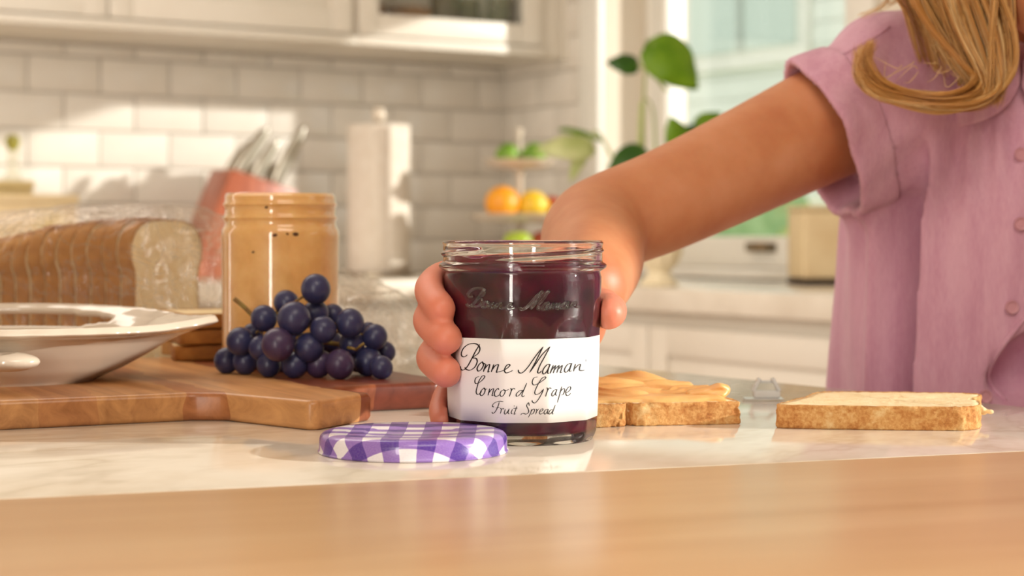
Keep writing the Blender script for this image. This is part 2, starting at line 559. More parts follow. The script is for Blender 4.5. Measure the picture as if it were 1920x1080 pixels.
def window(name, v0, v1, z0, z1, lift=True):
    w = empty(name, K(0.06, (v0 + v1) / 2, z0)); st(w)
    def part(n, a, b, c, d, e, f, m=M['trim'], bev=0.003):
        o = kbox(n, a, b, c, d, e, f, m, None, bev); wlocal(o, w); return o
    # casing on the room side
    part('casing', -0.02, 0.0, v0 - 0.085, v0, z0 - 0.0, z1 + 0.09)
    part('casing', -0.02, 0.0, v1, v1 + 0.085, z0 - 0.0, z1 + 0.09)
    part('casing', -0.024, 0.0, v0, v1, z1, z1 + 0.09)
    part('sill', -0.045, 0.13, v0 - 0.1, v1 + 0.1, z0 - 0.022, z0)
    # fixed frame
    f0, f1 = 0.127, 0.227
    part('frame', f0, f1, v0, v0 + 0.035, z0, z1); part('frame', f0, f1, v1 - 0.035, v1, z0, z1)
    part('frame', f0, f1, v0 + 0.035, v1 - 0.035, z1 - 0.02, z1); part('frame', f0, f1, v0 + 0.035, v1 - 0.035, z0, z0 + 0.012)
    a, b = v0 + 0.035, v1 - 0.035
    for nm, d0, d1, e0, e1 in (('sash', 0.140, 0.178, z0 + 0.012, z1 - 0.02),):
        s_ = empty('sash', K(d0, (a + b) / 2, e0)); wlocal(s_, w)
        bot = 0.06
        for n2, c, d, e, f in (('stile', a, a + 0.035, e0, e1), ('stile', b - 0.035, b, e0, e1), ('rail', a + 0.035, b - 0.035, e0, e0 + bot), ('rail', a + 0.035, b - 0.035, e1 - 0.036, e1)):
            o = kbox(n2, d0, d1, c, d, e, f, M['trim'], None, 0.003); wlocal2(o, s_, w)
        o = kbox('pane', (d0 + d1) / 2 - 0.0015, (d0 + d1) / 2 + 0.0015, a + 0.03, b - 0.03, e0 + bot - 0.004, e1 - 0.032, M['glasspane'], None, 0); wlocal2(o, s_, w)
        if lift and bot > 0.05:
            vc = (a + b) / 2
            bm = bmesh.new()
            bm_box(bm, K(d0 - 0.003, vc, e0 + 0.034), (0.006, 0.095, 0.022), KAX)
            bm_box(bm, K(d0 - 0.014, vc, e0 + 0.042), (0.018, 0.08, 0.008), KAX)
            bm_box(bm, K(d0 - 0.021, vc, e0 + 0.034), (0.005, 0.08, 0.018), KAX)
            o = bm_obj('sash_lift', bm, M['nickel'], None, 0.002); wlocal2(o, s_, w)
    return w
def wlocal2(o, s_, w):
    o.parent = s_
    o.matrix_parent_inverse = (w.matrix_basis @ s_.matrix_parent_inverse @ s_.matrix_basis).inverted()
window('window_1', T0, T1, ZS, ZH)
window('window_2', B0, B1, BZ0, BZ1, False)
window('fill_window', D0, D1, DZ0, DZ1, False)

st(kbox('wall_left', -4.32, -4.2, -0.12, 7.6, FLOOR, CEIL, M['wall'], None, 0))
st(kbox('wall_front', -4.32, 0.26, 7.6, 7.72, FLOOR, CEIL, M['wall'], None, 0))
# outside the window: pale house across the garden, hedge, lawn
M['siding'] = mat('pale_siding', srgb(238, 240, 232), 0.6)
M['house_glass'] = mat('house_window_glass', srgb(205, 218, 210), 0.35)
M['muntin_grey'] = mat('grey_muntin_paint', srgb(176, 184, 176), 0.5)
M['lawn'] = var_mat('lawn_green', srgb(128, 160, 92), srgb(150, 176, 116), 2, 0.9)
M['hedge'] = var_mat('hedge_leaves', srgb(116, 160, 96), srgb(166, 196, 140), 9, 0.8)
st(box('ground', K(9.2, 0, FLOOR - 0.25), (18, 26, 0.1), M['lawn'], None, KAX, 0))
hs = empty('neighbour_house', K(7.5, -3.0, FLOOR), 'pale sided house seen through the kitchen window', 'house')
b_ = kbox('wall', 7.5, 9.5, -14, 3.2, FLOOR - 0.2, 4.2, M['siding'], None, 0); wlocal(b_, hs)
for i in range(26):
    o = kbox('siding_board', 7.47, 7.5, -14, 3.2, FLOOR + 0.12 + i * 0.19, FLOOR + 0.30 + i * 0.19, M['siding'], None, 0.004, 1); wlocal(o, hs)
for vv in (-8.05, -5.0, -2.0):
    fr = kbox('window', 7.42, 7.47, vv - 0.85, vv + 0.85, 1.55, 3.4, M['trim'], None, 0.01, 1); wlocal(fr, hs)
    o = kbox('pane', 7.40, 7.43, vv - 0.72, vv + 0.72, 1.71, 3.28, M['house_glass'], fr, 0, 1)
    o = kbox('muntin', 7.385, 7.41, vv - 0.04, vv + 0.04, 1.71, 3.28, M['muntin_grey'], fr, 0, 1)
def shrub(name, u, v, z, r, label):
    g = Grid((-r * 1.3,) * 3, (r * 1.3,) * 3, r / 16)
    for i in range(26):
        d = Vector(rng.normal(size=3)).normalized() * r * 0.62
        g.ell(d, (r * 0.42,) * 3, r * 0.1)
    pv, pf = g.data()
    n_ = np.array([noise.noise(Vector(p) * (7 / r)) for p in pv])
    pv = pv * (1 + 0.07 * n_[:, None])
    o = npmesh(name, [(pv, pf)], M['hedge'])
    o.location = K(u, v, z)
    tag(o, label, 'shrub', 'garden shrubs outside')
shrub('garden_shrub', 5.0, -4.6, -0.35, 0.8, 'round green shrub outside, far side of the kitchen window')
shrub('garden_shrub', 5.2, -3.0, -0.45, 0.7, 'round green shrub outside, lower one nearer the pink sleeve')

# ================================================================== CABINETS AND COUNTERS
def shaker_door(parent, u0, u1, z0, z1, vface, name='door', glass=False, rail=0.06, th=0.02):
    """door whose outer face lies at v = vface + th"""
    d = empty(name, K((u0 + u1) / 2, vface, z0)); wlocal(d, parent)
    def part(n, a, b, c, e, f0, f1, m):
        o = kbox(n, a, b, f0, f1, c, e, m, None, 0.002)
        o.parent = d; o.matrix_parent_inverse = (parent.matrix_basis @ d.matrix_parent_inverse @ d.matrix_basis).inverted()
    f0, f1 = vface, vface + th
    part('stile', u0, u0 + rail, z0, z1, f0, f1, M['paint']); part('stile', u1 - rail, u1, z0, z1, f0, f1, M['paint'])
    part('rail', u0 + rail, u1 - rail, z0, z0 + rail, f0, f1, M['paint']); part('rail', u0 + rail, u1 - rail, z1 - rail, z1, f0, f1, M['paint'])
    if glass:
        part('pane', u0 + rail - 0.004, u1 - rail + 0.004, z0 + rail - 0.004, z1 - rail + 0.004, f0 + 0.006, f0 + 0.009, M['glasspane'])
    else:
        part('panel', u0 + rail - 0.004, u1 - rail + 0.004, z0 + rail - 0.004, z1 - rail + 0.004, f0 + 0.002, f0 + 0.010, M['paint'])
    return d

CB, CT, CD = 0.556, 1.42, 0.31     # upper cabinets: bottom, top, carcass depth (door adds 0.02)
up = empty('upper_cabinet', K(-1.2, 0, CB), 'white upper cabinet with panelled doors above the tiled wall', 'cabinet')
o = kbox('body', -2.4, -0.62, 0.0, CD, CB, CT, M['paint'], None, 0.002); wlocal(o, up)
o = kbox('light_rail', -2.4, -0.62, CD - 0.01, CD + 0.022, CB - 0.0, CB + 0.022, M['paint'], None, 0.003); wlocal(o, up)
for a, b in ((-2.38, -1.85), (-1.845, -1.24), (-1.235, -0.635)):
    shaker_door(up, a, b, CB + 0.026, CT - 0.03, CD, rail=0.055)
gc = empty('glass_cabinet', K(-0.3, 0, CB), 'white glass-fronted upper cabinet near the corner', 'cabinet')
def gp(n, u0, u1, v0, v1, z0, z1, m=M['paint'], bev=0.002):
    o = kbox(n, u0, u1, v0, v1, z0, z1, m, None, bev); wlocal(o, gc); return o
gp('side_panel', -0.62, -0.60, 0, CD, CB, CT); gp('side_panel', -0.11, -0.09, 0, CD, CB, CT)
gp('bottom', -0.60, -0.11, 0, CD, CB, CB + 0.03); gp('top', -0.60, -0.11, 0, CD, CT - 0.02, CT); gp('back_panel', -0.60, -0.11, 0.0, 0.012, CB + 0.03, CT - 0.02)
gp('shelf', -0.60, -0.11, 0.012, CD - 0.03, 0.95, 0.97)
gp('light_rail', -0.62, -0.09, CD - 0.01, CD + 0.022, CB, CB + 0.022, M['paint'], 0.003)
shaker_door(gc, -0.615, -0.095, CB + 0.026, CT - 0.03, CD, glass=True, rail=0.052)
gp('filler_panel', -0.09, -0.022, 0.0, CD + 0.006, CB, CT)
gp('scribe_strip', -0.022, -0.004, 0.0, CD + 0.012, CB, CT)
# crockery behind the glass
M['stoneware'] = mat('brown_stoneware', srgb(150, 108, 62), 0.35)
M['tinted'] = mat('smoky_tumbler_glass', srgb(170, 160, 130), 0.05, trans=0.7, ior=1.2)
bowlp = [(0.0, 0.0), (0.03, 0.0), (0.032, 0.006), (0.055, 0.03), (0.068, 0.062), (0.07, 0.066), (0.066, 0.064), (0.052, 0.034), (0.028, 0.012), (0, 0.01)]
for i, (u, vv, lab) in enumerate(((-0.52, 0.16, 'brown stoneware bowl behind the cabinet glass, far end from the corner'), (-0.40, 0.18, 'brown stoneware bowl behind the cabinet glass, next to the tumblers'))):
    o = lathe('stoneware_bowl', [(r * 0.85, z * 1.3) for r, z in bowlp], M['stoneware'], None, 32); o.location = K(u, vv, CB + 0.0305)
    tag(o, lab, 'bowl', 'crockery in the glass cabinet')
tum = [(0, 0), (0.03, 0), (0.032, 0.004), (0.037, 0.11), (0.0385, 0.125), (0.036, 0.125), (0.034, 0.11), (0.029, 0.008), (0, 0.007)]
for i, (u, vv, w_) in enumerate(((-0.29, 0.17, 'beside the brown bowls'), (-0.21, 0.14, 'in the middle of three'), (-0.15, 0.22, 'closest to the corner'))):
    o = lathe('glass_tumbler', tum, M['tinted'], None, 28); o.location = K(u, vv, CB + 0.0305)
    tag(o, 'smoky tumbler behind the cabinet glass, ' + w_, 'glass', 'crockery in the glass cabinet')

# counters: the run under the tiles and the run under the window
wt = empty('worktop', K(-1.2, 0.3, -0.04), 'pale stone worktop running round the corner under tiles and window', 'worktop')
DR = 0.55
o = kbox('slab', -3.0, 0.0, 0.0, 0.62, -0.045, 0.0, M['quartz'], None, 0.004); wlocal(o, wt)
o = kbox('slab', -DR, 0.0, 0.6205, 3.4, -0.045, 0.0, M['quartz'], None, 0.004); wlocal(o, wt)
bc = empty('base_cabinet', K(-1.5, 0, FLOOR), 'white base cabinets under the tiled wall, behind the bread bag', 'cabinet')
o = kbox('body', -3.0, -0.03, 0.0, 0.57, FLOOR + 0.1, -0.0455, M['paint'], None, 0.002); wlocal(o, bc)
o = kbox('toe_kick', -3.0, -0.03, 0.0, 0.50, FLOOR, FLOOR + 0.0995, M['paint'], None, 0.0); wlocal(o, bc)
for i in range(4):
    shaker_door(bc, -2.98 + i * 0.6, -2.98 + i * 0.6 + 0.595, FLOOR + 0.12, -0.07, 0.57)
# window run: doors face -U
bw = empty('base_cabinet', K(-DR / 2, 2.0, FLOOR), 'white panelled base cabinets under the window worktop, beside the pink shirt', 'cabinet')
o = kbox('body', -DR + 0.05, 0.0, 0.62, 3.4, FLOOR + 0.1, -0.0455, M['paint'], None, 0.002); wlocal(o, bw)
o = kbox('toe_kick', -DR + 0.12, 0.0, 0.62, 3.4, FLOOR, FLOOR + 0.0995, M['paint'], None, 0.0); wlocal(o, bw)
def door_r(v0, v1, z0, z1, knob_at):
    d = empty('door', K(-DR + 0.04, (v0 + v1) / 2, z0)); wlocal(d, bw)
    def part(n, c, dd, e, f, f0, f1, m=M['paint'], bev=0.002):
        o = kbox(n, f0, f1, c, dd, e, f, m, None, bev)
        o.parent = d; o.matrix_parent_inverse = (bw.matrix_basis @ d.matrix_parent_inverse @ d.matrix_basis).inverted()
    a, b = -DR + 0.03, -DR + 0.05; rl = 0.055
    part('stile', v0, v0 + rl, z0, z1, a, b); part('stile', v1 - rl, v1, z0, z1, a, b)
    part('rail', v0 + rl, v1 - rl, z0, z0 + rl, a, b); part('rail', v0 + rl, v1 - rl, z1 - rl, z1, a, b)
    part('panel', v0 + rl - 0.004, v1 - rl + 0.004, z0 + rl - 0.004, z1 - rl + 0.004, a + 0.010, b - 0.002)
    kq = (-U).to_track_quat('Z', 'Y')
    o = lathe('knob', [(0, 0), (0.006, 0), (0.005, 0.012), (0.013, 0.018), (0.014, 0.024), (0.009, 0.029), (0, 0.03)], M['nickel'], None, 20, K(a, knob_at, -0.19), None, True, kq)
    o.parent = d; o.matrix_parent_inverse = (bw.matrix_basis @ d.matrix_parent_inverse @ d.matrix_basis).inverted()
for v0, v1, kb in ((0.66, 1.36, 1.33), (1.365, 2.01, 1.98), (2.015, 2.66, 2.05), (2.665, 3.3, 2.70)):
    door_r(v0, v1, FLOOR + 0.12, -0.075, kb)

# ================================================================== THE ISLAND
# right-hand edge of the marble seen at (1128,684), (1585,732), (1890,760)
DRR = Vector((0.561, -0.828, 0)); 
EA = Vector((0.0695, 1.39, 0)) - DRR * 0.30
EB = Vector((0.4044, 0.8957, 0))
LB = Vector((-0.9, 0.44, 0))
UL = Vector((-0.828, -0.561, 0))
EC = EA + UL * 0.92
isl = empty('kitchen_island', (-0.2, 1.0, FLOOR), 'kitchen island with polished pale marble top, jam jar standing on it', 'island')
o = prism('marble_top', [LB, EB, EA, EC], -0.032, 0.0, M['marble'], None, 0.0008, 2); wlocal(o, isl)
cen = (LB + EB + EA + EC) / 4
ins = [cen + (p - cen) * 0.90 for p in (LB, EB, EA, EC)]
o = prism('base', ins, FLOOR, -0.0325, M['paint'], None, 0.004); wlocal(o, isl)
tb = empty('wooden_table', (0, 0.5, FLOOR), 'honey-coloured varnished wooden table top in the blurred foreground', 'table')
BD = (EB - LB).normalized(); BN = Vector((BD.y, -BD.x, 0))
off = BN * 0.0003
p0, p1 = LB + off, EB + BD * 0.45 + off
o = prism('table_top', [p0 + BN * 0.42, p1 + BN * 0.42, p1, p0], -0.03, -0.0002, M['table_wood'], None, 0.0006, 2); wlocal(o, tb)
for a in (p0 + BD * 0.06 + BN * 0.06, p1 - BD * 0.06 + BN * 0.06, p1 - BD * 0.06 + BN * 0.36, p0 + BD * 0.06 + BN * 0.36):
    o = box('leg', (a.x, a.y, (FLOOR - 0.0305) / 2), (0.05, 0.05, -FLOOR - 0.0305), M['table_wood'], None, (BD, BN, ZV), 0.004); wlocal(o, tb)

# ================================================================== BACKGROUND THINGS ON THE COUNTERS
# knife block
M['block'] = wood_mat('reddish_block_wood', srgb(132, 66, 44), srgb(164, 90, 62), srgb(182, 108, 78), 2, 0.8, 0.4)
kb = empty('knife_block', K(-0.62, 0.24, 0), 'reddish wooden knife block holding steel-handled knives', 'knife block')
def kb_add(o): wlocal(o, kb); return o
bp = P(560, 519, 4.08)
def kp(px, py, vo): # point on the plane v = vo through the pixel
    # ray from the camera through the pixel, met with the vertical plane at distance vo from the tiled wall
    d = Vector(((px - 960) / FP, 1, -(py - 440) / FP))
    n = V; t = (n.dot(CORNER) + vo - 0) / n.dot(d)
    return Vector((0, 0, CAMZ)) + d * t
prof = [kp(352, 519, 0.30), kp(436, 316, 0.30), kp(560, 358, 0.30), kp(520, 519, 0.30)]
for p_ in (prof[0], prof[3]): p_.z = 0.0
bm = bmesh.new()
fa = [bm.verts.new(p) for p in prof]; fb = [bm.verts.new(p - V * 0.13) for p in prof]
bm.faces.new(fa); bm.faces.new(fb[::-1])
for i in range(4): bm.faces.new((fa[i], fa[(i + 1) % 4], fb[(i + 1) % 4], fb[i]))
kb_add(bm_obj('block', bm, M['block'], None, 0.004))
e_t = (prof[2] - prof[1]).normalized()
nrm = Vector(e_t).cross(V); nrm = nrm if nrm.z > 0 else -nrm
slots = [(0.16, 0.035), (0.16, 0.09), (0.42, 0.035), (0.42, 0.09), (0.72, 0.035), (0.72, 0.09)]
tips = [(503, 238), (480, 262), (521, 262), (512, 300), (571, 236), (540, 300)]
Ltop = (prof[2] - prof[1]).length
for (a, dv), (tx, ty) in zip(slots, tips):
    base_ = prof[1] + e_t * (Ltop * a) - V * dv
    o = box('slot', base_ + nrm * 0.0005, (0.012, 0.028, 0.002), M['dark_slot'], None, (e_t, V, nrm), 0); kb_add(o)
    tip = kp(tx, ty, 0.30 - dv)
    d = (tip - base_); L = d.length
    kn = empty('knife', base_, 'steel-handled knife in the wooden block', 'knife')
    kn['label'] = {0: 'steel knife handle standing tallest at the left of the block', 1: 'steel knife handle behind the tall left one', 2: 'steel knife handle in the middle of the block, longer one', 3: 'short steel knife handle in the middle of the block', 4: 'steel knife handle standing tallest at the right of the block', 5: 'short steel knife handle at the right of the block'}[tips.index((tx, ty))]
    tag(kn, None, 'knife', 'knives in the block')
    n_ = 14; v_, f_ = [], []
    ax1 = d.normalized().cross(V).normalized()
    for i in range(n_ + 1):
        t = i / n_
        w_ = 0.0125 + 0.006 * math.sin(math.pi * min(t * 1.15, 1)) if t < 0.75 else 0.0165 * (1 - ((t - 0.75) / 0.25) ** 1.6) + 0.0015
        th_ = 0.010 - 0.004 * t
        c = base_ + d * t
        for k in range(10):
            an = 2 * math.pi * k / 10
            v_.append(c + ax1 * (w_ * math.cos(an)) + V * (th_ * math.sin(an)))
        if i:
            for k in range(10):
                f_.append((10 * (i - 1) + k, 10 * (i - 1) + (k + 1) % 10, 10 * i + (k + 1) % 10, 10 * i + k))
    f_.append(tuple(range(9, -1, -1))); f_.append(tuple(range(10 * n_, 10 * n_ + 10)))
    o = pydata('handle', v_, f_, M['steel']); wlocal(o, kn)
    o = box('blade', base_ - d.normalized() * 0.03, (0.002, 0.022, 0.06), M['steel'], None, (ax1, V, d.normalized()), 0.0005, 1); wlocal(o, kn)

# kitchen roll on its holder
M['paper'] = var_mat('embossed_paper', srgb(228, 218, 204), srgb(220, 208, 192), 40, 0.9, 0.25, 0.001, 90)
pc = P(710, 440, 4.32); pc.z = 0
ph = empty('paper_towel_holder', pc, 'upright kitchen roll holder with a white ball knob', 'holder')
o = lathe('base', [(0, 0), (0.085, 0), (0.086, 0.004), (0.083, 0.010), (0.0, 0.010)], M['nickel'], ph, 40)
o = lathe('rod', [(0, 0.0105), (0.008, 0.0105), (0.008, 0.372), (0.0, 0.372)], M['nickel'], ph, 16)
o = lathe('knob', [(0, 0.370), (0.010, 0.371), (0.017, 0.380), (0.0185, 0.390), (0.015, 0.402), (0.008, 0.408), (0, 0.409)], M['ceramic'], ph, 24)
pt = empty('paper_towel_roll', pc + ZV * 0.0105, 'white paper towel roll standing by the corner of the tiled wall', 'paper towel')
o = lathe('roll', [(0.02, 0), (0.074, 0), (0.0755, 0.002), (0.0755, 0.352), (0.074, 0.354), (0.02, 0.354)], M['paper'], pt, 64, (0, 0, 0), lambda r, z, a: r if r < 0.05 else r + 0.0012 * math.sin(3 * a + 8 * z))
sh_v, sh_f = [], []
for i in range(13):
    t = i / 12
    for j in range(9):
        z = 0.354 * j / 8
        an = R(-10) - t * R(60); r = 0.0765 + 0.012 * t * t
        sh_v.append((r * math.cos(an), r * math.sin(an), z))
for i in range(12):
    for j in range(8):
        a = i * 9 + j; sh_f.append((a, a + 9, a + 10, a + 1))
o = pydata('loose_sheet', sh_v, sh_f, M['paper'], pt)
md = o.modifiers.new('solid', 'SOLIDIFY'); md.thickness = 0.0008
o = lathe('core', [(0.0185, 0), (0.0198, 0), (0.0198, 0.354), (0.0185, 0.354), (0.0185, 0)], mat('cardboard_core', srgb(170, 140, 105), 0.9), pt, 32)

# boxes and oil bottle at the far end of the counter
M['cream_box'] = var_mat('cream_card', srgb(226, 206, 166), srgb(216, 192, 150), 14, 0.6)
M['tan_box'] = var_mat('straw_card', srgb(214, 192, 136), srgb(206, 182, 128), 14, 0.6)
def carton(name, px0, px1, pytop, vo, dep, mt, label, zbase=0.0, lid=True):
    a, b = kp(px0, pytop, vo), kp(px1, pytop, vo)
    u0, u1 = (a - CORNER).dot(U), (b - CORNER).dot(U)
    zt = (a.z + b.z) / 2
    e = empty(name, K((u0 + u1) / 2, vo - dep / 2, zbase), label, 'box')
    o = kbox('body', u0, u1, vo - dep, vo, zbase, zt - 0.02, mt, None, 0.003); wlocal(o, e)
    o = kbox('lid', u0 - 0.003, u1 + 0.003, vo - dep - 0.003, vo + 0.003, zt - 0.0195, zt, mt, None, 0.004); wlocal(o, e)
    o = kbox('paper_band', u0 + (u1 - u0) * 0.62, u0 + (u1 - u0) * 0.9, vo + 0.0002, vo + 0.0015, zbase + 0.05, zt - 0.035, M['tan_box'] if mt is M['cream_box'] else M['cream_box'], None, 0); wlocal(o, e)
    return e
carton('storage_box', -70, 146, 364, 0.36, 0.16, M['cream_box'], 'low cream storage box behind the bread, at the end of the counter')
carton('storage_box', -90, 62, 338, 0.17, 0.10, M['tan_box'], 'taller straw-coloured box standing behind the low cream box')
bo = kp(26, 300, 0.06); bo.z = 0
ob = empty('oil_bottle', K((bo - CORNER).dot(U), 0.05, 0), 'clear bottle with a small olive-green stopper against the tiles', 'bottle')
M['bottle_glass'] = mat('pale_bottle_glass', srgb(240, 238, 226), 0.02, trans=0.95, ior=1.2)
lathe('bottle', [(0, 0), (0.034, 0), (0.036, 0.004), (0.036, 0.19), (0.03, 0.215), (0.013, 0.245), (0.012, 0.285), (0.0145, 0.287), (0.0145, 0.295), (0, 0.295)], M['bottle_glass'], ob, 36)
lathe('stopper', [(0, 0.2955), (0.010, 0.2955), (0.011, 0.300), (0.0165, 0.308), (0.0175, 0.318), (0.013, 0.329), (0, 0.333)], mat('olive_stopper', srgb(150, 142, 50), 0.4), ob, 24)

# three-tier fruit stand
fs_c = P(974, 440, 4.30); fs_c.z = 0
fs = empty('fruit_stand', fs_c, 'white three-tier fruit stand in the corner of the kitchen', 'fruit stand')
def plate_prof(r): return [(0.0, 0.0), (r * 0.5, 0.0), (r * 0.85, 0.006), (r, 0.020), (r + 0.002, 0.023), (r - 0.003, 0.023), (r * 0.83, 0.011), (r * 0.5, 0.006), (0, 0.006)]
TZ = [(0.045, 0.155), (0.128, 0.124), (0.258, 0.088)]
for z, r in TZ:
    lathe('plate', [(a, b + z) for a, b in plate_prof(r)], M['ceramic'], fs, 72, (0, 0, 0), lambda rr, zz, a, r=r: rr * (1 + 0.012 * math.cos(12 * a) * (rr / r) ** 3))
lathe('foot', [(0, 0), (0.07, 0), (0.07, 0.004), (0.03, 0.012), (0.014, 0.025), (0.02, 0.044), (0, 0.0445)], M['ceramic'], fs, 32)
lathe('post', [(0, 0.05), (0.012, 0.052), (0.009, 0.07), (0.009, 0.12), (0.013, 0.127), (0.013, 0.135), (0.009, 0.15), (0.008, 0.24), (0.013, 0.257), (0.012, 0.266), (0.007, 0.275), (0.006, 0.335), (0.009, 0.345), (0.008, 0.356), (0, 0.36)], M['ceramic'], fs, 24)
def fruit_mat(n, a, b, sc=30, rough=0.4): return var_mat(n, a, b, sc, rough, 0.12, 0.0008, 180)
FM = {'lime': fruit_mat('lime_skin', srgb(96, 140, 28), srgb(142, 178, 52)), 'orange': fruit_mat('orange_skin', srgb(240, 150, 18), srgb(246, 172, 40)), 'lemon': fruit_mat('lemon_skin', srgb(232, 186, 30), srgb(240, 204, 60)), 'apple': fruit_mat('red_apple_skin', srgb(150, 44, 26), srgb(196, 96, 48), 14, 0.3), 'green': fruit_mat('green_apple_skin', srgb(176, 196, 60), srgb(150, 178, 48), 12, 0.3)}
def fruit(kind, name, dx, dy, z, r, label, elong=1.0):
    e = empty(name, fs_c + U * dx + V * dy + ZV * z, label, name.replace('_', ' ') if kind != 'green' else 'apple', 'fruit on the stand')
    n = 18; pr = []
    for i in range(n + 1):
        t = math.pi * i / n
        rr = r * math.sin(t); zz = -math.cos(t) * r * elong
        if kind in ('apple', 'green'):
            zz = r * 0.92 * (-math.cos(t)) - (0.22 * r * math.exp(-(rr / (0.3 * r)) ** 2) if t > 1.6 else -0.10 * r * math.exp(-(rr / (0.3 * r)) ** 2))
            rr *= 1.0 + 0.08 * (1 - math.cos(t)) / 2
        if kind in ('lemon', 'lime'):
            zz *= 1.0 + 0.18 * math.exp(-(rr / (0.35 * r)) ** 2)
        pr.append((max(rr, 0.0), zz))
    zmin = min(p[1] for p in pr)
    if kind in ('lemon', 'lime'):
        o = lathe('skin', pr, FM[kind], e, 28, (0, 0, r), None, True, Vector((1, 0.3, 0.1)).to_track_quat('Z', 'Y'))
    else:
        o = lathe('skin', pr, FM[kind], e, 28, (0, 0, -zmin))
    if kind in ('apple', 'green', 'orange'):
        zt = max(p[1] for p in pr) - zmin
        tube('stem', [(0, 0, zt * (0.86 if kind != 'orange' else 0.97)), (0.002, 0, zt * 1.0), (0.005, 0.001, zt * 1.1 if kind != 'orange' else zt * 1.02)], 0.0016, mat('fruit_stem', srgb(92, 66, 36), 0.8), e, 6, 3)
pl = lambda i: TZ[i][0] + 0.0062
fruit('lime', 'lime', -0.045, 0.02, pl(2), 0.027, 'green lime on the top tier, away from the window')
fruit('lime', 'lime', 0.012, 0.045, pl(2), 0.028, 'darker green lime on the top tier, in front of the post')
fruit('green', 'green_apple', 0.045, -0.03, pl(2), 0.029, 'pale green apple on the top tier behind the limes')
fruit('orange', 'orange', -0.070, 0.035, pl(1), 0.041, 'bright orange on the middle tier at its open end')
fruit('lemon', 'lemon', 0.002, 0.055, pl(1), 0.036, 'yellow lemon on the middle tier in front of the post')
fruit('apple', 'apple', 0.070, 0.02, pl(1), 0.036, 'red apple on the middle tier next to the bent elbow')
fruit('green', 'green_apple', -0.055, 0.08, pl(0), 0.034, 'green apple on the lowest tier just above the jar rim')
fruit('apple', 'apple', 0.018, 0.085, pl(0), 0.035, 'red apple on the lowest tier just above the jar rim')
fruit('orange', 'orange', 0.09, 0.05, pl(0), 0.036, 'orange on the lowest tier behind the wrist')

# plant in a fluted cream vase
M['leaf'] = var_mat('leaf_green', srgb(112, 158, 26), srgb(150, 190, 44), 18, 0.35, sss=0.0)
M['leaf_dark'] = var_mat('deep_leaf_green', srgb(52, 98, 28), srgb(78, 126, 40), 18, 0.35)
M['leaf_pale'] = var_mat('pale_leaf', srgb(226, 230, 178), srgb(196, 208, 132), 18, 0.4)
for k_ in ('leaf', 'leaf_dark', 'leaf_pale'):
    q = N(M[k_]); tr = q.n('ShaderNodeBsdfTranslucent'); mx = q.n('ShaderNodeMixShader'); mx.inputs[0].default_value = 0.45
    src = q.b.inputs['Base Color'].links[0].from_socket
    q.l(src, tr.inputs['Color'])
    q.l(q.b.outputs[0], mx.inputs[1]); q.l(tr.outputs[0], mx.inputs[2])
    q.l(mx.outputs[0], q.t.nodes['Material Output'].inputs['Surface'])
M['vstem'] = mat('plant_stem', srgb(158, 172, 96), 0.5)
pot_c = P(1236, 535, 3.55); pot_c.z = 0
pl_ = empty('potted_plant', pot_c, 'leafy trailing house plant in a fluted cream vase by the window', 'plant')
lathe('vase', [(0, 0), (0.036, 0), (0.038, 0.004), (0.022, 0.022), (0.020, 0.028), (0.036, 0.045), (0.045, 0.068), (0.042, 0.095), (0.032, 0.115), (0.034, 0.128), (0.037, 0.13), (0.032, 0.13), (0.03, 0.12), (0, 0.118)], mat('cream_fluted_ceramic', srgb(236, 222, 190), 0.3), pl_, 72, (0, 0, 0), lambda r, z, a: r * (1 + 0.05 * math.cos(12 * a)) if r > 0.001 else 0)
def leaf(center, up_, nrm_, L, Wd, mt, cup=0.12):
    """heart-shaped blade: up_ points from stalk to tip, nrm_ is the face normal"""
    up_ = Vector(up_).normalized(); nrm_ = Vector(nrm_); nrm_ = (nrm_ - up_ * nrm_.dot(up_)).normalized(); sd = up_.cross(nrm_)
    v_, f_ = [], []; n, k = 14, 8
    for i in range(n + 1):
        t = i / n
        w_ = Wd * 0.5 * (math.sin(math.pi * min(1, t ** 0.62)) ** 0.75 if 0 < t < 1 else 0.02)
        for j in range(-k, k + 1):
            s = j / k
            lobe = -0.10 * L * (abs(s) ** 1.5) * max(0, 1 - t * 3)
            p = Vector(center) + up_ * (L * (t - 0.5) + lobe) + sd * (w_ * s) + nrm_ * (-cup * Wd * s * s + cup * L * math.sin(math.pi * t) * 0.6 - 0.02 * Wd * math.cos(6 * t * 3) * s * s)
            v_.append(p)
    m_ = 2 * k + 1
    for i in range(n):
        for j in range(2 * k):
            a = i * m_ + j; f_.append((a, a + 1, a + m_ + 1, a + m_))
    o = pydata('leaf', v_, f_, mt); wlocal(o, pl_)
    md = o.modifiers.new('solid', 'SOLIDIFY'); md.thickness = 0.0012
    return Vector(center) - up_ * (L * 0.5)
def pstem(pts, r=0.0035, mt=None):
    o = tube('stem', pts, lambda t: r * (1 - 0.4 * t), mt or M['vstem'], None, 8, 8); wlocal(o, pl_)
top = pot_c + ZV * 0.118
yl = 3.5
lb = leaf(P(1268, 122, yl), (0.62, 0, -0.62), (0.15, -1, 0.35), 0.125, 0.105, M['leaf'])
pstem([top, P(1208, 300, 3.52), P(1207, 200, 3.5), P(1212, 120, yl), lb])
lb = leaf(P(1166, 118, 3.55), (-0.9, 0, 0.1), (-0.2, -1, 0.6), 0.062, 0.050, M['leaf_dark'])
pstem([P(1250, 170, 3.51), P(1225, 140, 3.53), lb])
lb = leaf(P(1056, 276, 3.6), (-1, 0, -0.02), (0, -1, 0.75), 0.112, 0.066, M['leaf_pale'])
pstem([top, P(1180, 340, 3.58), P(1146, 290, 3.6), P(1118, 246, 3.6), lb])
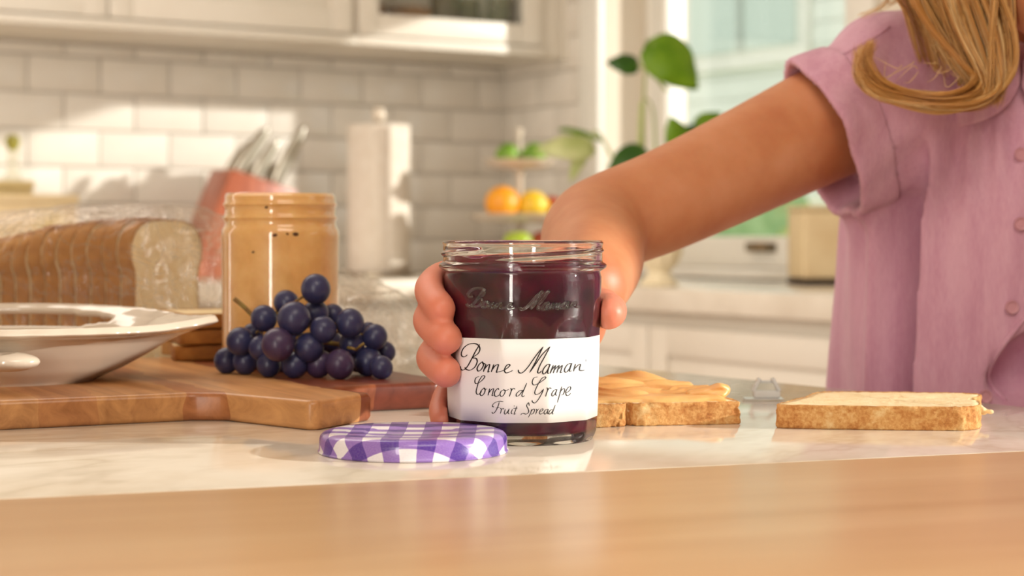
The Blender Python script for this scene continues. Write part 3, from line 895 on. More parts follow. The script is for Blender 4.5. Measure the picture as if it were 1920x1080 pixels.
leaf(P(1092, 250, 3.68), (1, 0, -0.30), (0.1, -0.25, 1.0), 0.085, 0.05, M['leaf'])
leaf(P(1082, 310, 3.62), (-0.45, 0, -1), (-0.5, -1, 0), 0.075, 0.03, M['leaf_pale'])
lb = leaf(P(1172, 305, 3.45), (-0.9, 0, -0.5), (0.1, -1, 0.6), 0.085, 0.07, M['leaf_dark'])
pstem([top, P(1215, 340, 3.48), lb])
lb = leaf(P(1270, 250, 3.62), (-0.35, 0, 1), (0.2, -1, 0.2), 0.075, 0.06, M['leaf'])
pstem([top, P(1270, 330, 3.6), lb])
lb = leaf(P(1330, 226, 3.7), (0.7, 0, 0.5), (0, -1, 0.5), 0.06, 0.05, M['leaf'])
pstem([top, P(1290, 290, 3.65), lb])
leaf(P(1302, 262, 3.66), (0.5, 0, -0.6), (0.2, -1, 0.3), 0.06, 0.05, M['leaf_dark'])
pstem([top + Vector((0.004, 0.01, 0)), P(1203, 310, 3.6), P(1200, 250, 3.6), P(1203, 190, 3.6)], 0.006, M['leaf_pale'])
pstem([top + Vector((-0.004, 0.01, 0)), P(1228, 260, 3.62), P(1222, 200, 3.6), P(1206, 180, 3.58)], 0.003)

# box-shaped bread bin on the window worktop
bi = P(1550, 532, 3.60)
ub, vb = (bi - CORNER).dot(U), (bi - CORNER).dot(V)
bn = empty('bread_bin', K(ub, vb, 0), 'plain cream box-shaped bread bin with a dark base under the window', 'bread bin')
BA = (Vector((1, 0.12, 0)).normalized(), Vector((-0.12, 1, 0)).normalized(), ZV)
c_ = Vector((bi.x + 0.02, 3.62, 0))
o = box('base', c_ + ZV * 0.006, (0.165, 0.12, 0.012), M['dark_slot'], None, BA, 0.002); wlocal(o, bn)
o = box('body', c_ + ZV * 0.0805, (0.165, 0.12, 0.136), M['cream_box'], None, BA, 0.008, 3); wlocal(o, bn)
o = box('lid', c_ + ZV * 0.1535, (0.168, 0.123, 0.009), M['cream_box'], None, BA, 0.004, 3); wlocal(o, bn)

# ================================================================== JAM JAR
JX, JY = 0.0053, 0.89
JC = Vector((JX, JY, 0))
FACET = R(-90 + 1.2)                   # one of the ten facets faces the camera
def rcyl(z):
    pts = [(0.0, 0.0345), (0.0015, 0.0358), (0.004, 0.0366), (0.012, 0.0372), (0.051, 0.0384), (0.080, 0.0392)]
    for (a, ra), (b, rb) in zip(pts, pts[1:]):
        if z <= b: return ra + (rb - ra) * (z - a) / (b - a)
    return pts[-1][1]
def apo(z):
    base = 0.957 * rcyl(min(z, 0.0505))
    if z <= 0.0505: return base
    t = min((z - 0.0505) / 0.0105, 1)
    return base + (rcyl(0.061) * 1.002 - base) * (t ** 1.7) + (0.01 if t >= 1 else 0)
def dphi(phi):
    w = R(36); return ((phi - FACET + w / 2) % w) - w / 2
def jar_r(z, phi):
    r = rcyl(z)
    if z < 0.0625 and z > 0.0009:
        a = apo(z) / math.cos(dphi(phi))
        k = 0.0006; h = max(k - abs(r - a), 0) / k
        r = min(r, a) - h * h * k * 0.25
    return r
jar = empty('jam_jar', JC, 'open glass jar of purple grape jam with a white script label, held by the hand', 'jar')
zs = list(np.linspace(0.0, 0.006, 7)) + list(np.linspace(0.007, 0.049, 16)) + list(np.linspace(0.0495, 0.0625, 27)) + list(np.linspace(0.0635, 0.080, 9))
neck = [(0.0388, 0.0815), (0.0386, 0.0828), (0.0402, 0.0838), (0.0414, 0.0846), (0.0418, 0.0856), (0.0414, 0.0866), (0.0400, 0.0874), (0.0396, 0.0880)]
neck2 = [(0.0396, z) for z in np.linspace(0.0884, 0.0955, 16)]
rim = [(0.0399, 0.0962), (0.0400, 0.0972), (0.0394, 0.0980), (0.0384, 0.0982), (0.0374, 0.0978), (0.0371, 0.0968)]
inner = [(0.0370, 0.0930), (0.0370, 0.086), (0.0366, 0.080), (0.0364, 0.066), (0.0350, 0.056), (0.0346, 0.04), (0.0338, 0.012), (0.0325, 0.0065), (0.030, 0.0048), (0.015, 0.0042), (0.0, 0.0040)]
NPH = 240
def thread(z, phi):
    u_ = (phi / (2 * math.pi) * 3) % 1.0
    zt = 0.0890 + 0.0046 * u_
    amp = min(1, u_ / 0.10, (1 - u_) / 0.10) * 0.0013
    return amp * math.exp(-((z - zt) / 0.00085) ** 2)
prof_o = [('c', 0.0)] + [('b', z) for z in zs] + [('n', r, z) for r, z in neck] + [('t', r, z) for r, z in neck2] + [('n', r, z) for r, z in rim] + [('n', r, z) for r, z in inner]
v_, f_ = [], []
K_ = len(prof_o)
for j in range(NPH):
    ph = 2 * math.pi * j / NPH
    for e in prof_o:
        if e[0] == 'c': r, z = 0.0, 0.0012
        elif e[0] == 'b': z = e[1]; r = jar_r(z, ph)
        elif e[0] == 't': r, z = e[1] + thread(e[2], ph), e[2]
        else: r, z = e[1], e[2]
        v_.append((r * math.cos(ph), r * math.sin(ph), z))
for j in range(NPH):
    a, b = j * K_, ((j + 1) % NPH) * K_
    for i in range(K_ - 1): f_.append((a + i, b + i, b + i + 1, a + i + 1))
gl = pydata('glass', v_, f_, M['glass'], jar)
bm = bmesh.new(); bm.from_mesh(gl.data); bmesh.ops.remove_doubles(bm, verts=bm.verts, dist=1e-6); bmesh.ops.recalc_face_normals(bm, faces=bm.faces); bm.to_mesh(gl.data); bm.free()
gl.data.shade_smooth()
# the jam, slightly into the inner glass wall so that no air film shows
m = mat('grape_jam', srgb(74, 10, 38), 0.22, sss=0.25, radius=(0.006, 0.001, 0.002), scale=1.0); q = N(m)
v = q.coord('Object')
q.col(q.ramp(q.noise(v, 55, 4, 0.6), [(0.35, srgb(60, 4, 40)), (0.55, srgb(92, 8, 48)), (0.72, srgb(124, 14, 48))]))
q.bump(q.noise(v, 160, 3), 0.2, 0.001)
M['jam'] = m
jp_ = [(0.0, 0.0037), (0.015, 0.0039), (0.030, 0.0045), (0.0328, 0.0064), (0.0341, 0.012), (0.0349, 0.04), (0.0353, 0.056), (0.0367, 0.066), (0.0369, 0.079), (0.0372, 0.0845), (0.0345, 0.0838), (0.02, 0.0826), (0.0, 0.083)]
lathe('jam', jp_, M['jam'], jar, 96, (0, 0, 0), lambda r, z, a: r)
# smear of jam clinging inside the neck
sv, sf = [], []
for j in range(97):
    a = R(-250) + R(320) * j / 96
    hgt = 0.0045 + 0.0035 * noise.noise(Vector((j * 0.11, 3.1, 0))) + 0.002 * math.sin(j * 0.07)
    for i in range(5):
        t = i / 4
        sv.append(((0.0367 - 0.0010 * math.sin(math.pi * t)) * math.cos(a), (0.0367 - 0.0010 * math.sin(math.pi * t)) * math.sin(a), 0.0836 + max(hgt, 0.0008) * t))
for j in range(96):
    for i in range(4):
        b = j * 5 + i; sf.append((b, b + 5, b + 6, b + 1))
o = pydata('jam_smear', sv, sf, M['jam'], jar)
md = o.modifiers.new('solid', 'SOLIDIFY'); md.thickness = 0.0006

# paper label on the facets, with its script lettering
M['label'] = mat('white_label_paper', srgb(246, 242, 240), 0.45)
M['ink'] = mat('black_ink', srgb(22, 16, 18), 0.5)
def fac_pt(phi, z, off):
    r = apo(min(z, 0.0505)) / math.cos(dphi(phi))
    rc = rcyl(min(z, 0.0505)); k = 0.0006; h = max(k - abs(rc - r), 0) / k
    r = min(r, rc) - h * h * k * 0.25
    return Vector(((r + off) * math.cos(phi), (r + off) * math.sin(phi), z))
LZ0, LZ1 = 0.0112, 0.0513
lv, lf = [], []
nl = 150
for i in range(nl + 1):
    ph = R(-90 + 1.2) + R(-88 + 176 * i / nl)
    for j in range(5):
        lv.append(fac_pt(ph, LZ0 + (LZ1 - LZ0) * j / 4, 0.00008))
for i in range(nl):
    for j in range(4):
        a = i * 5 + j; lf.append((a, a + 5, a + 6, a + 1))
lab = pydata('label', lv, lf, M['label'], jar)
md = lab.modifiers.new('solid', 'SOLIDIFY'); md.thickness = 0.00012; md.offset = 1.0
lab['label'] = 'white paper label with black script'

# strokes traced in label pixels (842 wide view of the label)
TXT1 = [  # Bonne Maman
 [(238,222),(205,246),(172,240),(163,205),(190,145),(245,100),(310,88),(360,105),(384,150),(362,208),(298,256),(338,266),(352,305),(325,368),(272,405),(225,398),(205,372)],
 [(384,98),(332,182),(280,285),(232,368),(190,404),(156,395),(146,358)],
 [(408,308),(372,342),(351,388),(366,418),(402,395),(426,345),(410,307),(425,325),(452,334)],
 [(458,332),(440,378),(424,426)],[(432,402),(470,352),(498,340),(490,385),(480,428),(500,420)],
 [(550,336),(534,380),(518,430)],[(526,405),(566,352),(600,342),(590,388),(580,430),(604,426)],
 [(600,428),(640,418),(700,388),(738,350),(716,338),(686,370),(674,414),(694,438),(736,428),(774,408)],
 [(836,400),(846,434),(886,436),(950,372),(1040,242),(1132,126)],[(1132,126),(1088,212),(1030,330),(970,436)],
 [(970,436),(1036,342),(1124,216),(1216,126)],[(1216,126),(1152,240),(1092,352),(1066,428),(1086,440),(1112,414)],
 [(1212,336),(1178,342),(1136,392),(1124,438),(1148,450),(1188,402),(1216,336),(1194,398),(1186,440),(1206,444)],
 [(1252,346),(1236,390),(1216,446)],[(1228,412),(1278,350),(1264,400),(1250,442)],[(1258,412),(1318,350),(1306,396),(1292,440)],[(1300,408),(1356,350),(1346,396),(1336,434),(1362,428)],
 [(1464,326),(1424,336),(1390,382),(1384,420),(1408,430),(1444,386),(1468,326),(1448,390),(1446,420),(1472,412)],
 [(1516,332),(1502,372),(1490,422)],[(1497,396),(1550,342),(1572,342),(1562,380),(1562,406),(1590,411),(1622,405)],
]
TXT1b = [[(1640,276),(1637,304)]]
TXT2 = [  # Concord Grape
 [(376,480),(338,498),(324,542),(342,568),(392,542),(432,502),(440,478),(412,476),(372,538),(350,612),(340,668),(356,696),(386,682),(404,656)],
 [(430,620),(400,650),(386,692),(406,710),(436,680),(446,636),(430,618),(444,634),(472,630)],
 [(500,624),(490,664),(480,708)],[(486,682),(522,636),(546,630),(536,672),(528,708),(548,704)],
 [(606,640),(594,624),(562,660),(556,704),(580,720),(612,700)],
 [(660,640),(630,662),(620,702),(642,720),(672,690),(682,650),(660,638),(690,650),(726,634)],
 [(746,620),(756,642),(742,690),(730,722)],[(748,664),(774,626),(802,632)],
 [(892,648),(856,650),(816,688),(818,718),(852,700),(898,640)],[(938,560),(904,640),(880,702),(892,722),(912,708)],
 [(1066,486),(1022,500),(1002,548),(1018,582),(1064,570),(1124,532),(1162,500),(1150,486),(1110,512),(1060,596),(1032,668),(1046,696),(1092,680),(1138,630)],
 [(1138,630),(1112,690),(1072,758),(1036,796),(1006,786),(1000,764)],
 [(1176,612),(1186,640),(1172,682),(1160,722)],[(1178,660),(1206,620),(1232,626)],
 [(1290,636),(1260,646),(1234,690),(1246,716),(1276,680),(1294,636),(1278,690),(1290,710)],
 [(1352,600),(1330,682),(1300,792)],[(1324,676),(1366,628),(1386,638),(1372,690),(1342,706)],
 [(1400,682),(1448,644),(1456,608),(1430,610),(1400,660),(1406,704),(1432,706),(1458,680)],
]
TXT3 = [  # Fruit Spread
 [(662,780),(602,778),(552,800),(530,834),(552,846)],[(612,786),(592,850),(566,900),(540,922),(524,906)],[(570,856),(616,850)],
 [(620,860),(636,876),(622,926)],[(628,890),(650,864),(672,870)],
 [(686,870),(672,914),(686,930),(716,894),(730,868),(716,914),(732,928)],
 [(768,870),(754,914),(768,928)],[(792,828),(788,838)],[(822,834),(802,890),(788,930),(808,924)],[(776,862),(830,858)],
 [(968,832),(958,794),(936,828),(954,870),(960,906),(930,930),(890,920),(864,940)],
 [(996,870),(984,912),(956,970)],[(984,902),(1016,870),(1030,886),(1010,924),(986,930)],
 [(1046,868),(1056,886),(1042,932)],[(1050,898),(1082,866)],
 [(1090,906),(1124,886),(1126,866),(1100,880),(1086,914),(1100,930),(1132,914)],
 [(1190,870),(1160,880),(1140,914),(1156,930),(1180,904),(1194,870),(1182,914),(1194,930)],
 [(1248,880),(1220,882),(1200,916),(1212,930),(1236,906),(1252,880)],[(1276,820),(1252,886),(1240,926),(1258,924)],
]
def label_phi_z(x, y):
    """label view pixel -> (phi, z) on the faceted body, by meeting the sight line with the facets"""
    px, py = 840 + x / 6.352, 630 + y / 6.352
    d = Vector(((px - 960) / FP, 1, -(py - 440) / FP))
    t = JY - 0.036
    for _i in range(30):
        p = Vector((0, 0, CAMZ)) + d * t - JC
        ph = math.atan2(p.y, p.x)
        r = apo(min(max(p.z, 0.002), 0.0505)) / math.cos(dphi(ph))
        t += (math.hypot(p.x, p.y) - r) * 0.7
    p = Vector((0, 0, CAMZ)) + d * t - JC
    return math.atan2(p.y, p.x), p.z
def ribbons(strokes, w0, conv, off, nib=R(-62)):
    v, f = [], []
    for s in strokes:
        path = catmull([Vector((a, b, 0)) for a, b in s], 9)
        n = len(path)
        for i, p in enumerate(path):
            d = (path[min(i + 1, n - 1)] - path[max(i - 1, 0)]).normalized()
            ang = math.atan2(-d.y, d.x)
            w = w0 * (0.42 + 0.58 * abs(math.sin(ang - R(20))))
            w *= min(1.0, 0.55 + 0.15 * min(i, n - 1 - i))
            nr = Vector((-d.y, d.x, 0)) * (w / 2)
            for q_ in (p - nr, p + nr):
                v.append(conv(q_.x, q_.y, off))
            if i:
                b = len(v) - 4; f.append((b, b + 1, b + 3, b + 2))
    return v, f
def conv_label(x, y, off):
    ph, z = label_phi_z(x, y); return fac_pt(ph, z, off)
for st_, w_ in ((TXT1, 17), (TXT2, 13.5), (TXT3, 11.5), (TXT1b, 7)):
    lvv, lff = ribbons(st_, w_, conv_label, 0.00030)
    o = pydata('label_lettering', lvv, lff, M['ink'], lab, False)
# raised lettering in the glass above the label
tv, tf = [], []
for s in TXT1:
    path = catmull([Vector((a, b, 0)) for a, b in s], 4)
    pp = []
    for p in path:
        px = 873 + (p.x - 140) / 1500 * 219; py = 541 + (p.y - 88) / 362 * 40
        z = CAMZ - (py - 440) / FP * (JY - 0.0385)
        sx = ((px - 960) / FP * (JY - 0.037) - JX) / (rcyl(z) + 0.0002)
        ph = -math.acos(max(-1, min(1, sx)))
        r = rcyl(z) + 0.0001
        pp.append(Vector((r * math.cos(ph), r * math.sin(ph), z)))
    tube_data(pp, 0.00075, 8, tv, tf)
pydata('raised_lettering', tv, tf, M['glass'], jar)

# ================================================================== GINGHAM LID
LIDC = Vector((-0.046, 0.836, 0))
lid = empty('jar_lid', LIDC, 'purple and white gingham jar lid lying on the marble in front of the jar', 'lid')
m = mat('gingham_print', (1, 1, 1, 1), 0.28, coat=0.3); q = N(m)
uvn = q.n('ShaderNodeUVMap'); uvn.uv_map = 'print'
sp = q.n('ShaderNodeSeparateXYZ'); q.l(uvn.outputs['UV'], sp.inputs[0])
def stripe(o_):
    fr = q.math('FRACT', q.math('MULTIPLY', o_, 1 / 0.0168)); return q.math('GREATER_THAN', fr, 0.5)
sa, sb = stripe(sp.outputs[0]), stripe(sp.outputs[1])
sm_ = q.math('MULTIPLY', q.math('ADD', sa, sb), 0.5)
c = q.ramp(sm_, [(0.0, srgb(248, 243, 246)), (0.5, srgb(150, 112, 198)), (1.0, srgb(76, 26, 150))])
for nd in q.t.nodes:
    if nd.type == 'VALTORGB': nd.color_ramp.interpolation = 'CONSTANT'; nd.color_ramp.elements[1].position = 0.25; nd.color_ramp.elements[2].position = 0.75
weave = q.noise(q.coord('UV', (900, 2600, 1)), 1.0, 3, 0.6)
q.col(q.mix(0.10, c, q.ramp(weave, [(0.35, srgb(120, 84, 178)), (0.65, srgb(250, 246, 250))])))
M['gingham'] = m
lp = [(0.0, 0.0106), (0.012, 0.0106), (0.0135, 0.0108), (0.022, 0.0110), (0.0235, 0.0117), (0.030, 0.0118), (0.0315, 0.0122), (0.0385, 0.0124), (0.0405, 0.0121), (0.0422, 0.0113), (0.0433, 0.0098), (0.0437, 0.0080), (0.0438, 0.0018), (0.0444, 0.0011), (0.0442, 0.0003), (0.0434, 0.0)]
lp = [(r, z * 0.79) for r, z in lp]
n_ = 120
o = lathe('cap', lp, M['gingham'], lid, n_)
me = o.data
uv = me.uv_layers.new(name='print')
arc = {}
acc_ = 0
prev = lp[0]
tab = []
for r, z in lp:
    acc_ += math.hypot(r - prev[0], z - prev[1]); tab.append((r, z, acc_)); prev = (r, z)
for l in me.loops:
    co = me.vertices[l.vertex_index].co
    r = math.hypot(co.x, co.y)
    a_ = min(tab, key=lambda t: abs(t[0] - r) + abs(t[1] - co.z))[2]
    k_ = a_ / r if r > 1e-6 else 1
    uv.data[l.index].uv = (co.x * k_ + 0.0042, co.y * k_ + 0.0036)
lathe('liner', [(0.0430, 0.0002), (0.0425, 0.0060), (0.040, 0.0076), (0.0, 0.0076)], mat('white_liner', srgb(235, 230, 225), 0.4), lid, 64)

# ================================================================== PEANUT BUTTER JAR
BT = 0.0155                       # thickness of the board
PJ = P(526, 440, 1.166); PJ.z = BT
pj = empty('peanut_butter_jar', PJ, 'open glass jar full of peanut butter standing on the cutting board', 'jar')
hz = 0.1125
po = [(0.0, 0.0015), (0.030, 0.0), (0.034, 0.001), (0.0372, 0.004), (0.038, 0.009)] + [(0.038, z) for z in np.linspace(0.02, 0.078, 6)] + [(0.0381, 0.082), (0.0383, 0.0845), (0.0382, 0.0868), (0.0376, 0.089), (0.0366, 0.0905), (0.0360, 0.0922), (0.0359, 0.0940), (0.0364, 0.0952), (0.0372, 0.0962), (0.0372, 0.0968), (0.0364, 0.0977), (0.0359, 0.0988), (0.0358, 0.1030), (0.0364, 0.1040), (0.0370, 0.1048), (0.0370, 0.1054), (0.0362, 0.1064), (0.0358, 0.1075), (0.0358, 0.1102), (0.0353, 0.1118), (0.0344, hz), (0.0336, 0.1118), (0.0334, 0.110)]
pi_ = [(0.0334, 0.0925), (0.0345, 0.089), (0.0356, 0.086), (0.0356, 0.009), (0.0345, 0.0055), (0.031, 0.0035), (0.0, 0.0035)]
lathe('glass', po + pi_, M['jar_glass'], pj, 128)
m = mat('peanut_butter', srgb(214, 150, 78), 0.36, sss=0.30, radius=(0.004, 0.002, 0.0008), scale=1.0); q = N(m)
v = q.coord('Object')
q.col(q.ramp(q.noise(v, 60, 4, 0.6), [(0.3, srgb(228, 174, 106)), (0.5, srgb(238, 188, 120)), (0.75, srgb(245, 202, 136))]))
q.bump(q.noise(v, 240, 4), 0.15, 0.0008)
M['pb'] = m
pbo = [(0, 0.0032), (0.029, 0.0030), (0.0335, 0.0040), (0.0362, 0.0062), (0.0372, 0.010)] + [(r - 0.0008, z) for r, z in po[5:-4]]
lathe('peanut_butter', pbo + [(0.0340, 0.1108), (0.032, 0.1120), (0.026, 0.106), (0.018, 0.098), (0.008, 0.099), (0.0, 0.094)], M['pb'], pj, 96)
# small air pockets at the shoulder
M['pocket'] = mat('dark_pocket', srgb(96, 58, 26), 0.5)
for an, z, s in ((R(-88), 0.0852, 1.0), (R(-68), 0.0858, 1.25), (R(-76), 0.0860, 0.6), (R(-97), 0.1028, 0.7), (R(-110), 0.0745, 0.6)):
    rk = 0.0374 if z < 0.09 else 0.0356
    cc = Vector((rk * math.cos(an), rk * math.sin(an), z))
    g = Grid((-0.003,) * 3, (0.003,) * 3, 0.0003); g.ell((0, 0, 0), (0.0016 * s, 0.0010, 0.0010 * s)); pv, pf = g.data()
    o = npmesh('air_pocket', [(pv, pf)], M['pocket'], pj); o.location = cc; o.rotation_euler = (0, random.uniform(-0.6, 0.6), an + math.pi / 2)

# ================================================================== CUTTING BOARD
bd = empty('cutting_board', (-0.2, 1.1, 0), 'brown acacia cutting board with a stubby handle, under the grapes', 'cutting board')
b0 = Vector((-0.032, 1.047, 0)); bu = Vector((0.885, 0.466, 0)); bv = Vector((-0.466, 0.885, 0))
def bp_(a, b): return b0 - bu * a + bv * b
hA, hB = 0.148, 0.082               # handle root along the front edge, measured from the right corner
hl, hr = Vector((-0.1015, 0.920, 0)), Vector((-0.0745, 0.974, 0))
outline = [bp_(0.012, 0), bp_(hB - 0.006, 0), bp_(hB + 0.004, -0.004), hr + (hl - hr) * 0.06, hr + (hl - hr) * 0.0 + Vector((-0.004, -0.006, 0)), hl + (hr - hl) * 0.10, hl + (bp_(hA, -0.01) - hl) * 0.06, bp_(hA - 0.003, -0.010), bp_(hA + 0.012, -0.001), bp_(0.40, 0), bp_(0.412, 0.012), bp_(0.412, 0.268), bp_(0.40, 0.28), bp_(0.012, 0.28), bp_(0.0, 0.268), bp_(0.0, 0.012)]
m = mat('acacia_staves', srgb(190, 124, 74), 0.33); q = N(m)
v = q.coord('Object')
mp = q.n('ShaderNodeMapping'); mp.inputs['Scale'].default_value = (75, 5, 75); q.l(v, mp.inputs['Vector'])
gn = q.noise(mp.outputs['Vector'], 1.0, 6, 0.6, 0.9)
sp = q.n('ShaderNodeSeparateXYZ'); q.l(v, sp.inputs[0])
mr = q.n('ShaderNodeMapRange'); mr.inputs['From Min'].default_value = -0.42; mr.inputs['From Max'].default_value = 0.0; q.l(q.math('ADD', sp.outputs[0], q.math('MULTIPLY', q.math('SUBTRACT', q.noise(v, 14, 2), 0.5), 0.03)), mr.inputs['Value'])
tone = q.ramp(mr.outputs[0], [(0.0, srgb(210, 160, 106)), (0.27, srgb(204, 150, 98)), (0.42, srgb(190, 132, 84)), (0.50, srgb(204, 150, 96)), (0.615, srgb(180, 118, 74)), (0.655, srgb(210, 156, 102)), (0.79, srgb(146, 82, 52)), (0.87, srgb(112, 54, 38)), (0.95, srgb(126, 62, 42))])
for nd in q.t.nodes:
    if nd.type == 'VALTORGB': nd.color_ramp.interpolation = 'CONSTANT'
gr_ = q.ramp(gn, [(0.25, (0.52, 0.42, 0.36, 1)), (0.5, (0.90, 0.86, 0.82, 1)), (0.75, (1.18, 1.2, 1.18, 1))])
q.col(q.mix(1.0, tone, gr_, 'MULTIPLY'))
q.bump(gn, 0.12, 0.0006)
M['board'] = m
o = prism('board', outline, 0.0, BT, M['board'], None, 0.0028, 3)
# give the board its own axes so that the grain runs along it
Mb = Matrix(((bu.x, bv.x, 0, b0.x), (bu.y, bv.y, 0, b0.y), (0, 0, 1, 0), (0, 0, 0, 1)))
o.data.transform(Mb.inverted()); o.matrix_basis = Mb; wlocal(o, bd)

# ================================================================== GRAPES
m = mat('grape_skin', srgb(40, 42, 84), 0.30, sss=0.05, radius=(0.002, 0.001, 0.003), scale=1.0); q = N(m)
v = q.coord('Object'); oi = q.n('ShaderNodeObjectInfo')
sh = q.n('ShaderNodeVectorMath'); sh.operation = 'ADD'; q.l(v, sh.inputs[0]); q.l(oi.outputs['Location'], sh.inputs[1])
bl = q.noise(sh.outputs[0], 90, 5, 0.62, 0.4)
c = q.ramp(bl, [(0.30, srgb(20, 18, 42)), (0.50, srgb(44, 44, 84)), (0.72, srgb(98, 104, 146))])
rd = q.ramp(oi.outputs['Random'], [(0.88, (1, 1, 1, 1)), (0.97, (1.7, 0.95, 0.88, 1))])
q.col(q.mix(1.0, c, rd, 'MULTIPLY'))
rr_ = q.ramp(bl, [(0.3, (0.22,) * 3 + (1,)), (0.7, (0.5,) * 3 + (1,))]); q.l(rr_, q.b.inputs['Roughness'])
M['grape'] = m
GR = [(592, 542, 28, 1.082), (537, 568, 24, 1.100), (551, 597, 31, 1.062), (592, 588, 25, 1.090), (624, 592, 22, 1.105), (495, 597, 25, 1.085), (656, 606, 27, 1.074), (606, 618, 25, 1.064), (521, 646, 31, 1.055), (450, 640, 26, 1.090), (474, 626, 20, 1.112), (703, 632, 24, 1.085), (660, 645, 24, 1.084), (579, 652, 28, 1.066), (489, 652, 23, 1.080), (425, 676, 24, None), (460, 678, 24, None), (504, 684, 23, None), (553, 684, 25, None), (598, 682, 26, None), (637, 683, 28, None), (690, 678, 27, None), (715, 689, 22, None), (722, 660, 20, 1.10), (672, 676, 22, 1.10), (530, 690, 18, 1.115), (575, 690, 18, 1.12), (440, 690, 16, 1.135), (545, 630, 24, 1.105), (620, 640, 22, 1.115), (690, 622, 18, 1.115)]
gb = empty('grape_bunch', (-0.12, 1.085, BT), 'bunch of dark blue grapes on the cutting board in front of the peanut butter', 'grapes')
ng, mg = 20, 12
gv, gf = [], []
for i in range(mg + 1):
    t = math.pi * i / mg
    for j in range(ng):
        a = 2 * math.pi * j / ng
        gv.append((math.sin(t) * math.cos(a), math.sin(t) * math.sin(a), math.cos(t) * 1.04))
for i in range(mg):
    for j in range(ng):
        a, b = i * ng + j, i * ng + (j + 1) % ng; gf.append((a, a + ng, b + ng, b))
gme = bpy.data.meshes.new('grape'); gme.from_pydata(gv, [], gf); gme.materials.append(M['grape'])
bm = bmesh.new(); bm.from_mesh(gme); bmesh.ops.remove_doubles(bm, verts=bm.verts, dist=1e-5); bm.to_mesh(gme); bm.free(); gme.shade_smooth()
GP = []
for px, py, r, Y in GR:
    if Y is None:
        Y = FP * (CAMZ - BT) / (py + r * 1.0 - 440)
    p = P(px, py, Y); rad = r * Y / FP
    p.z = max(p.z, BT + rad * 0.97)
    o = bpy.data.objects.new('grape', gme); COL.objects.link(o)
    o.location = p; o.scale = (rad,) * 3
    o.rotation_euler = (random.uniform(-0.5, 0.5), random.uniform(-0.5, 0.5), random.uniform(0, 6))
    wlocal(o, gb); GP.append((p, rad))
M['gstem'] = var_mat('grape_stem', srgb(150, 128, 62), srgb(128, 92, 52), 200, 0.7)
o = tube('stem', [P(439, 560, 1.10), P(456, 574, 1.10), P(474, 592, 1.10), P(500, 618, 1.10), P(540, 630, 1.10), P(600, 640, 1.098), P(665, 650, 1.096)], lambda t: 0.0014, M['gstem'], None, 8, 6); wlocal(o, gb)
for i in (0, 1, 4, 6, 11, 21):
    p, rad = GP[i]
    a = P(480 + i * 9, 625, 1.10)
    o = tube('pedicel', [a, (a + p) / 2 + Vector((0, 0, 0.002)), p], 0.0008, M['gstem'], None, 6, 4); wlocal(o, gb)
o = tube('pedicel', [P(668, 656, 1.066), P(674, 650, 1.060), P(682, 644, 1.058)], 0.0009, M['gstem'], None, 6, 4); wlocal(o, gb)
o = tube('pedicel', [P(668, 656, 1.066), P(660, 653, 1.064), P(652, 652, 1.07)], 0.0009, M['gstem'], None, 6, 4); wlocal(o, gb)

# ================================================================== BREAD
M['crumb'] = var_mat('bread_crumb', srgb(248, 230, 190), srgb(238, 210, 158), 120, 0.9, 0.5, 0.0012, 420, lo=0.3, hi=0.75)
m = mat('bread_crust', srgb(196, 130, 70), 0.85); q = N(m)
v = q.coord('Object')
f1 = q.math('ADD', q.math('MULTIPLY', q.noise(v, 60, 6, 0.68, 0.4), 0.55), q.math('MULTIPLY', q.noise(v, 420, 4, 0.7), 0.45))
q.col(q.ramp(f1, [(0.34, srgb(156, 92, 44)), (0.45, srgb(202, 138, 74)), (0.55, srgb(226, 174, 108)), (0.66, srgb(242, 208, 150))]))
q.bump(q.noise(v, 330, 6, 0.7), 0.6, 0.0014)
M['crust'] = m
m = mat('dark_loaf_crust', srgb(176, 104, 50), 0.7); q = N(m)
v = q.coord('Object')
q.col(q.ramp(q.noise(v, 40, 5, 0.6, 0.3), [(0.3, srgb(132, 80, 28)), (0.5, srgb(168, 112, 46)), (0.75, srgb(202, 150, 76))]))
q.bump(q.noise(v, 240, 5), 0.3, 0.001)
M['crust_dark'] = m
def loaf_outline(w, h, n=120, mush=0.05):
    """sandwich-loaf slice outline in the XY plane, base along y = 0"""
    pts = []
    hw = w / 2
    key = [(0, 0), (hw * 0.80, 0.0), (hw * 0.93, 0.01 * h), (hw * 0.965, 0.07 * h), (hw * 0.955, 0.35 * h), (hw * 0.94, 0.58 * h), (hw * (0.95 + mush * 0.2), 0.66 * h), (hw * (1.0 + mush), 0.74 * h), (hw * (1.0 + mush * 0.7), 0.85 * h), (hw * 0.86, 0.95 * h), (hw * 0.5, 1.0 * h), (0, 1.01 * h)]
    half = catmull([Vector((a, b, 0)) for a, b in key], 6)
    full = half + [Vector((-p.x, p.y, 0)) for p in half[-2:0:-1]]
    L = [0]
    for a, b in zip(full, full[1:] + full[:1]): L.append(L[-1] + (b - a).length)
    for i in range(n):
        s = L[-1] * i / n
        k = max(j for j in range(len(L) - 1) if L[j] <= s)
        a, b = full[k], full[(k + 1) % len(full)]
        t = (s - L[k]) / max(L[k + 1] - L[k], 1e-9)
        pts.append(a.lerp(b, t))
    return pts
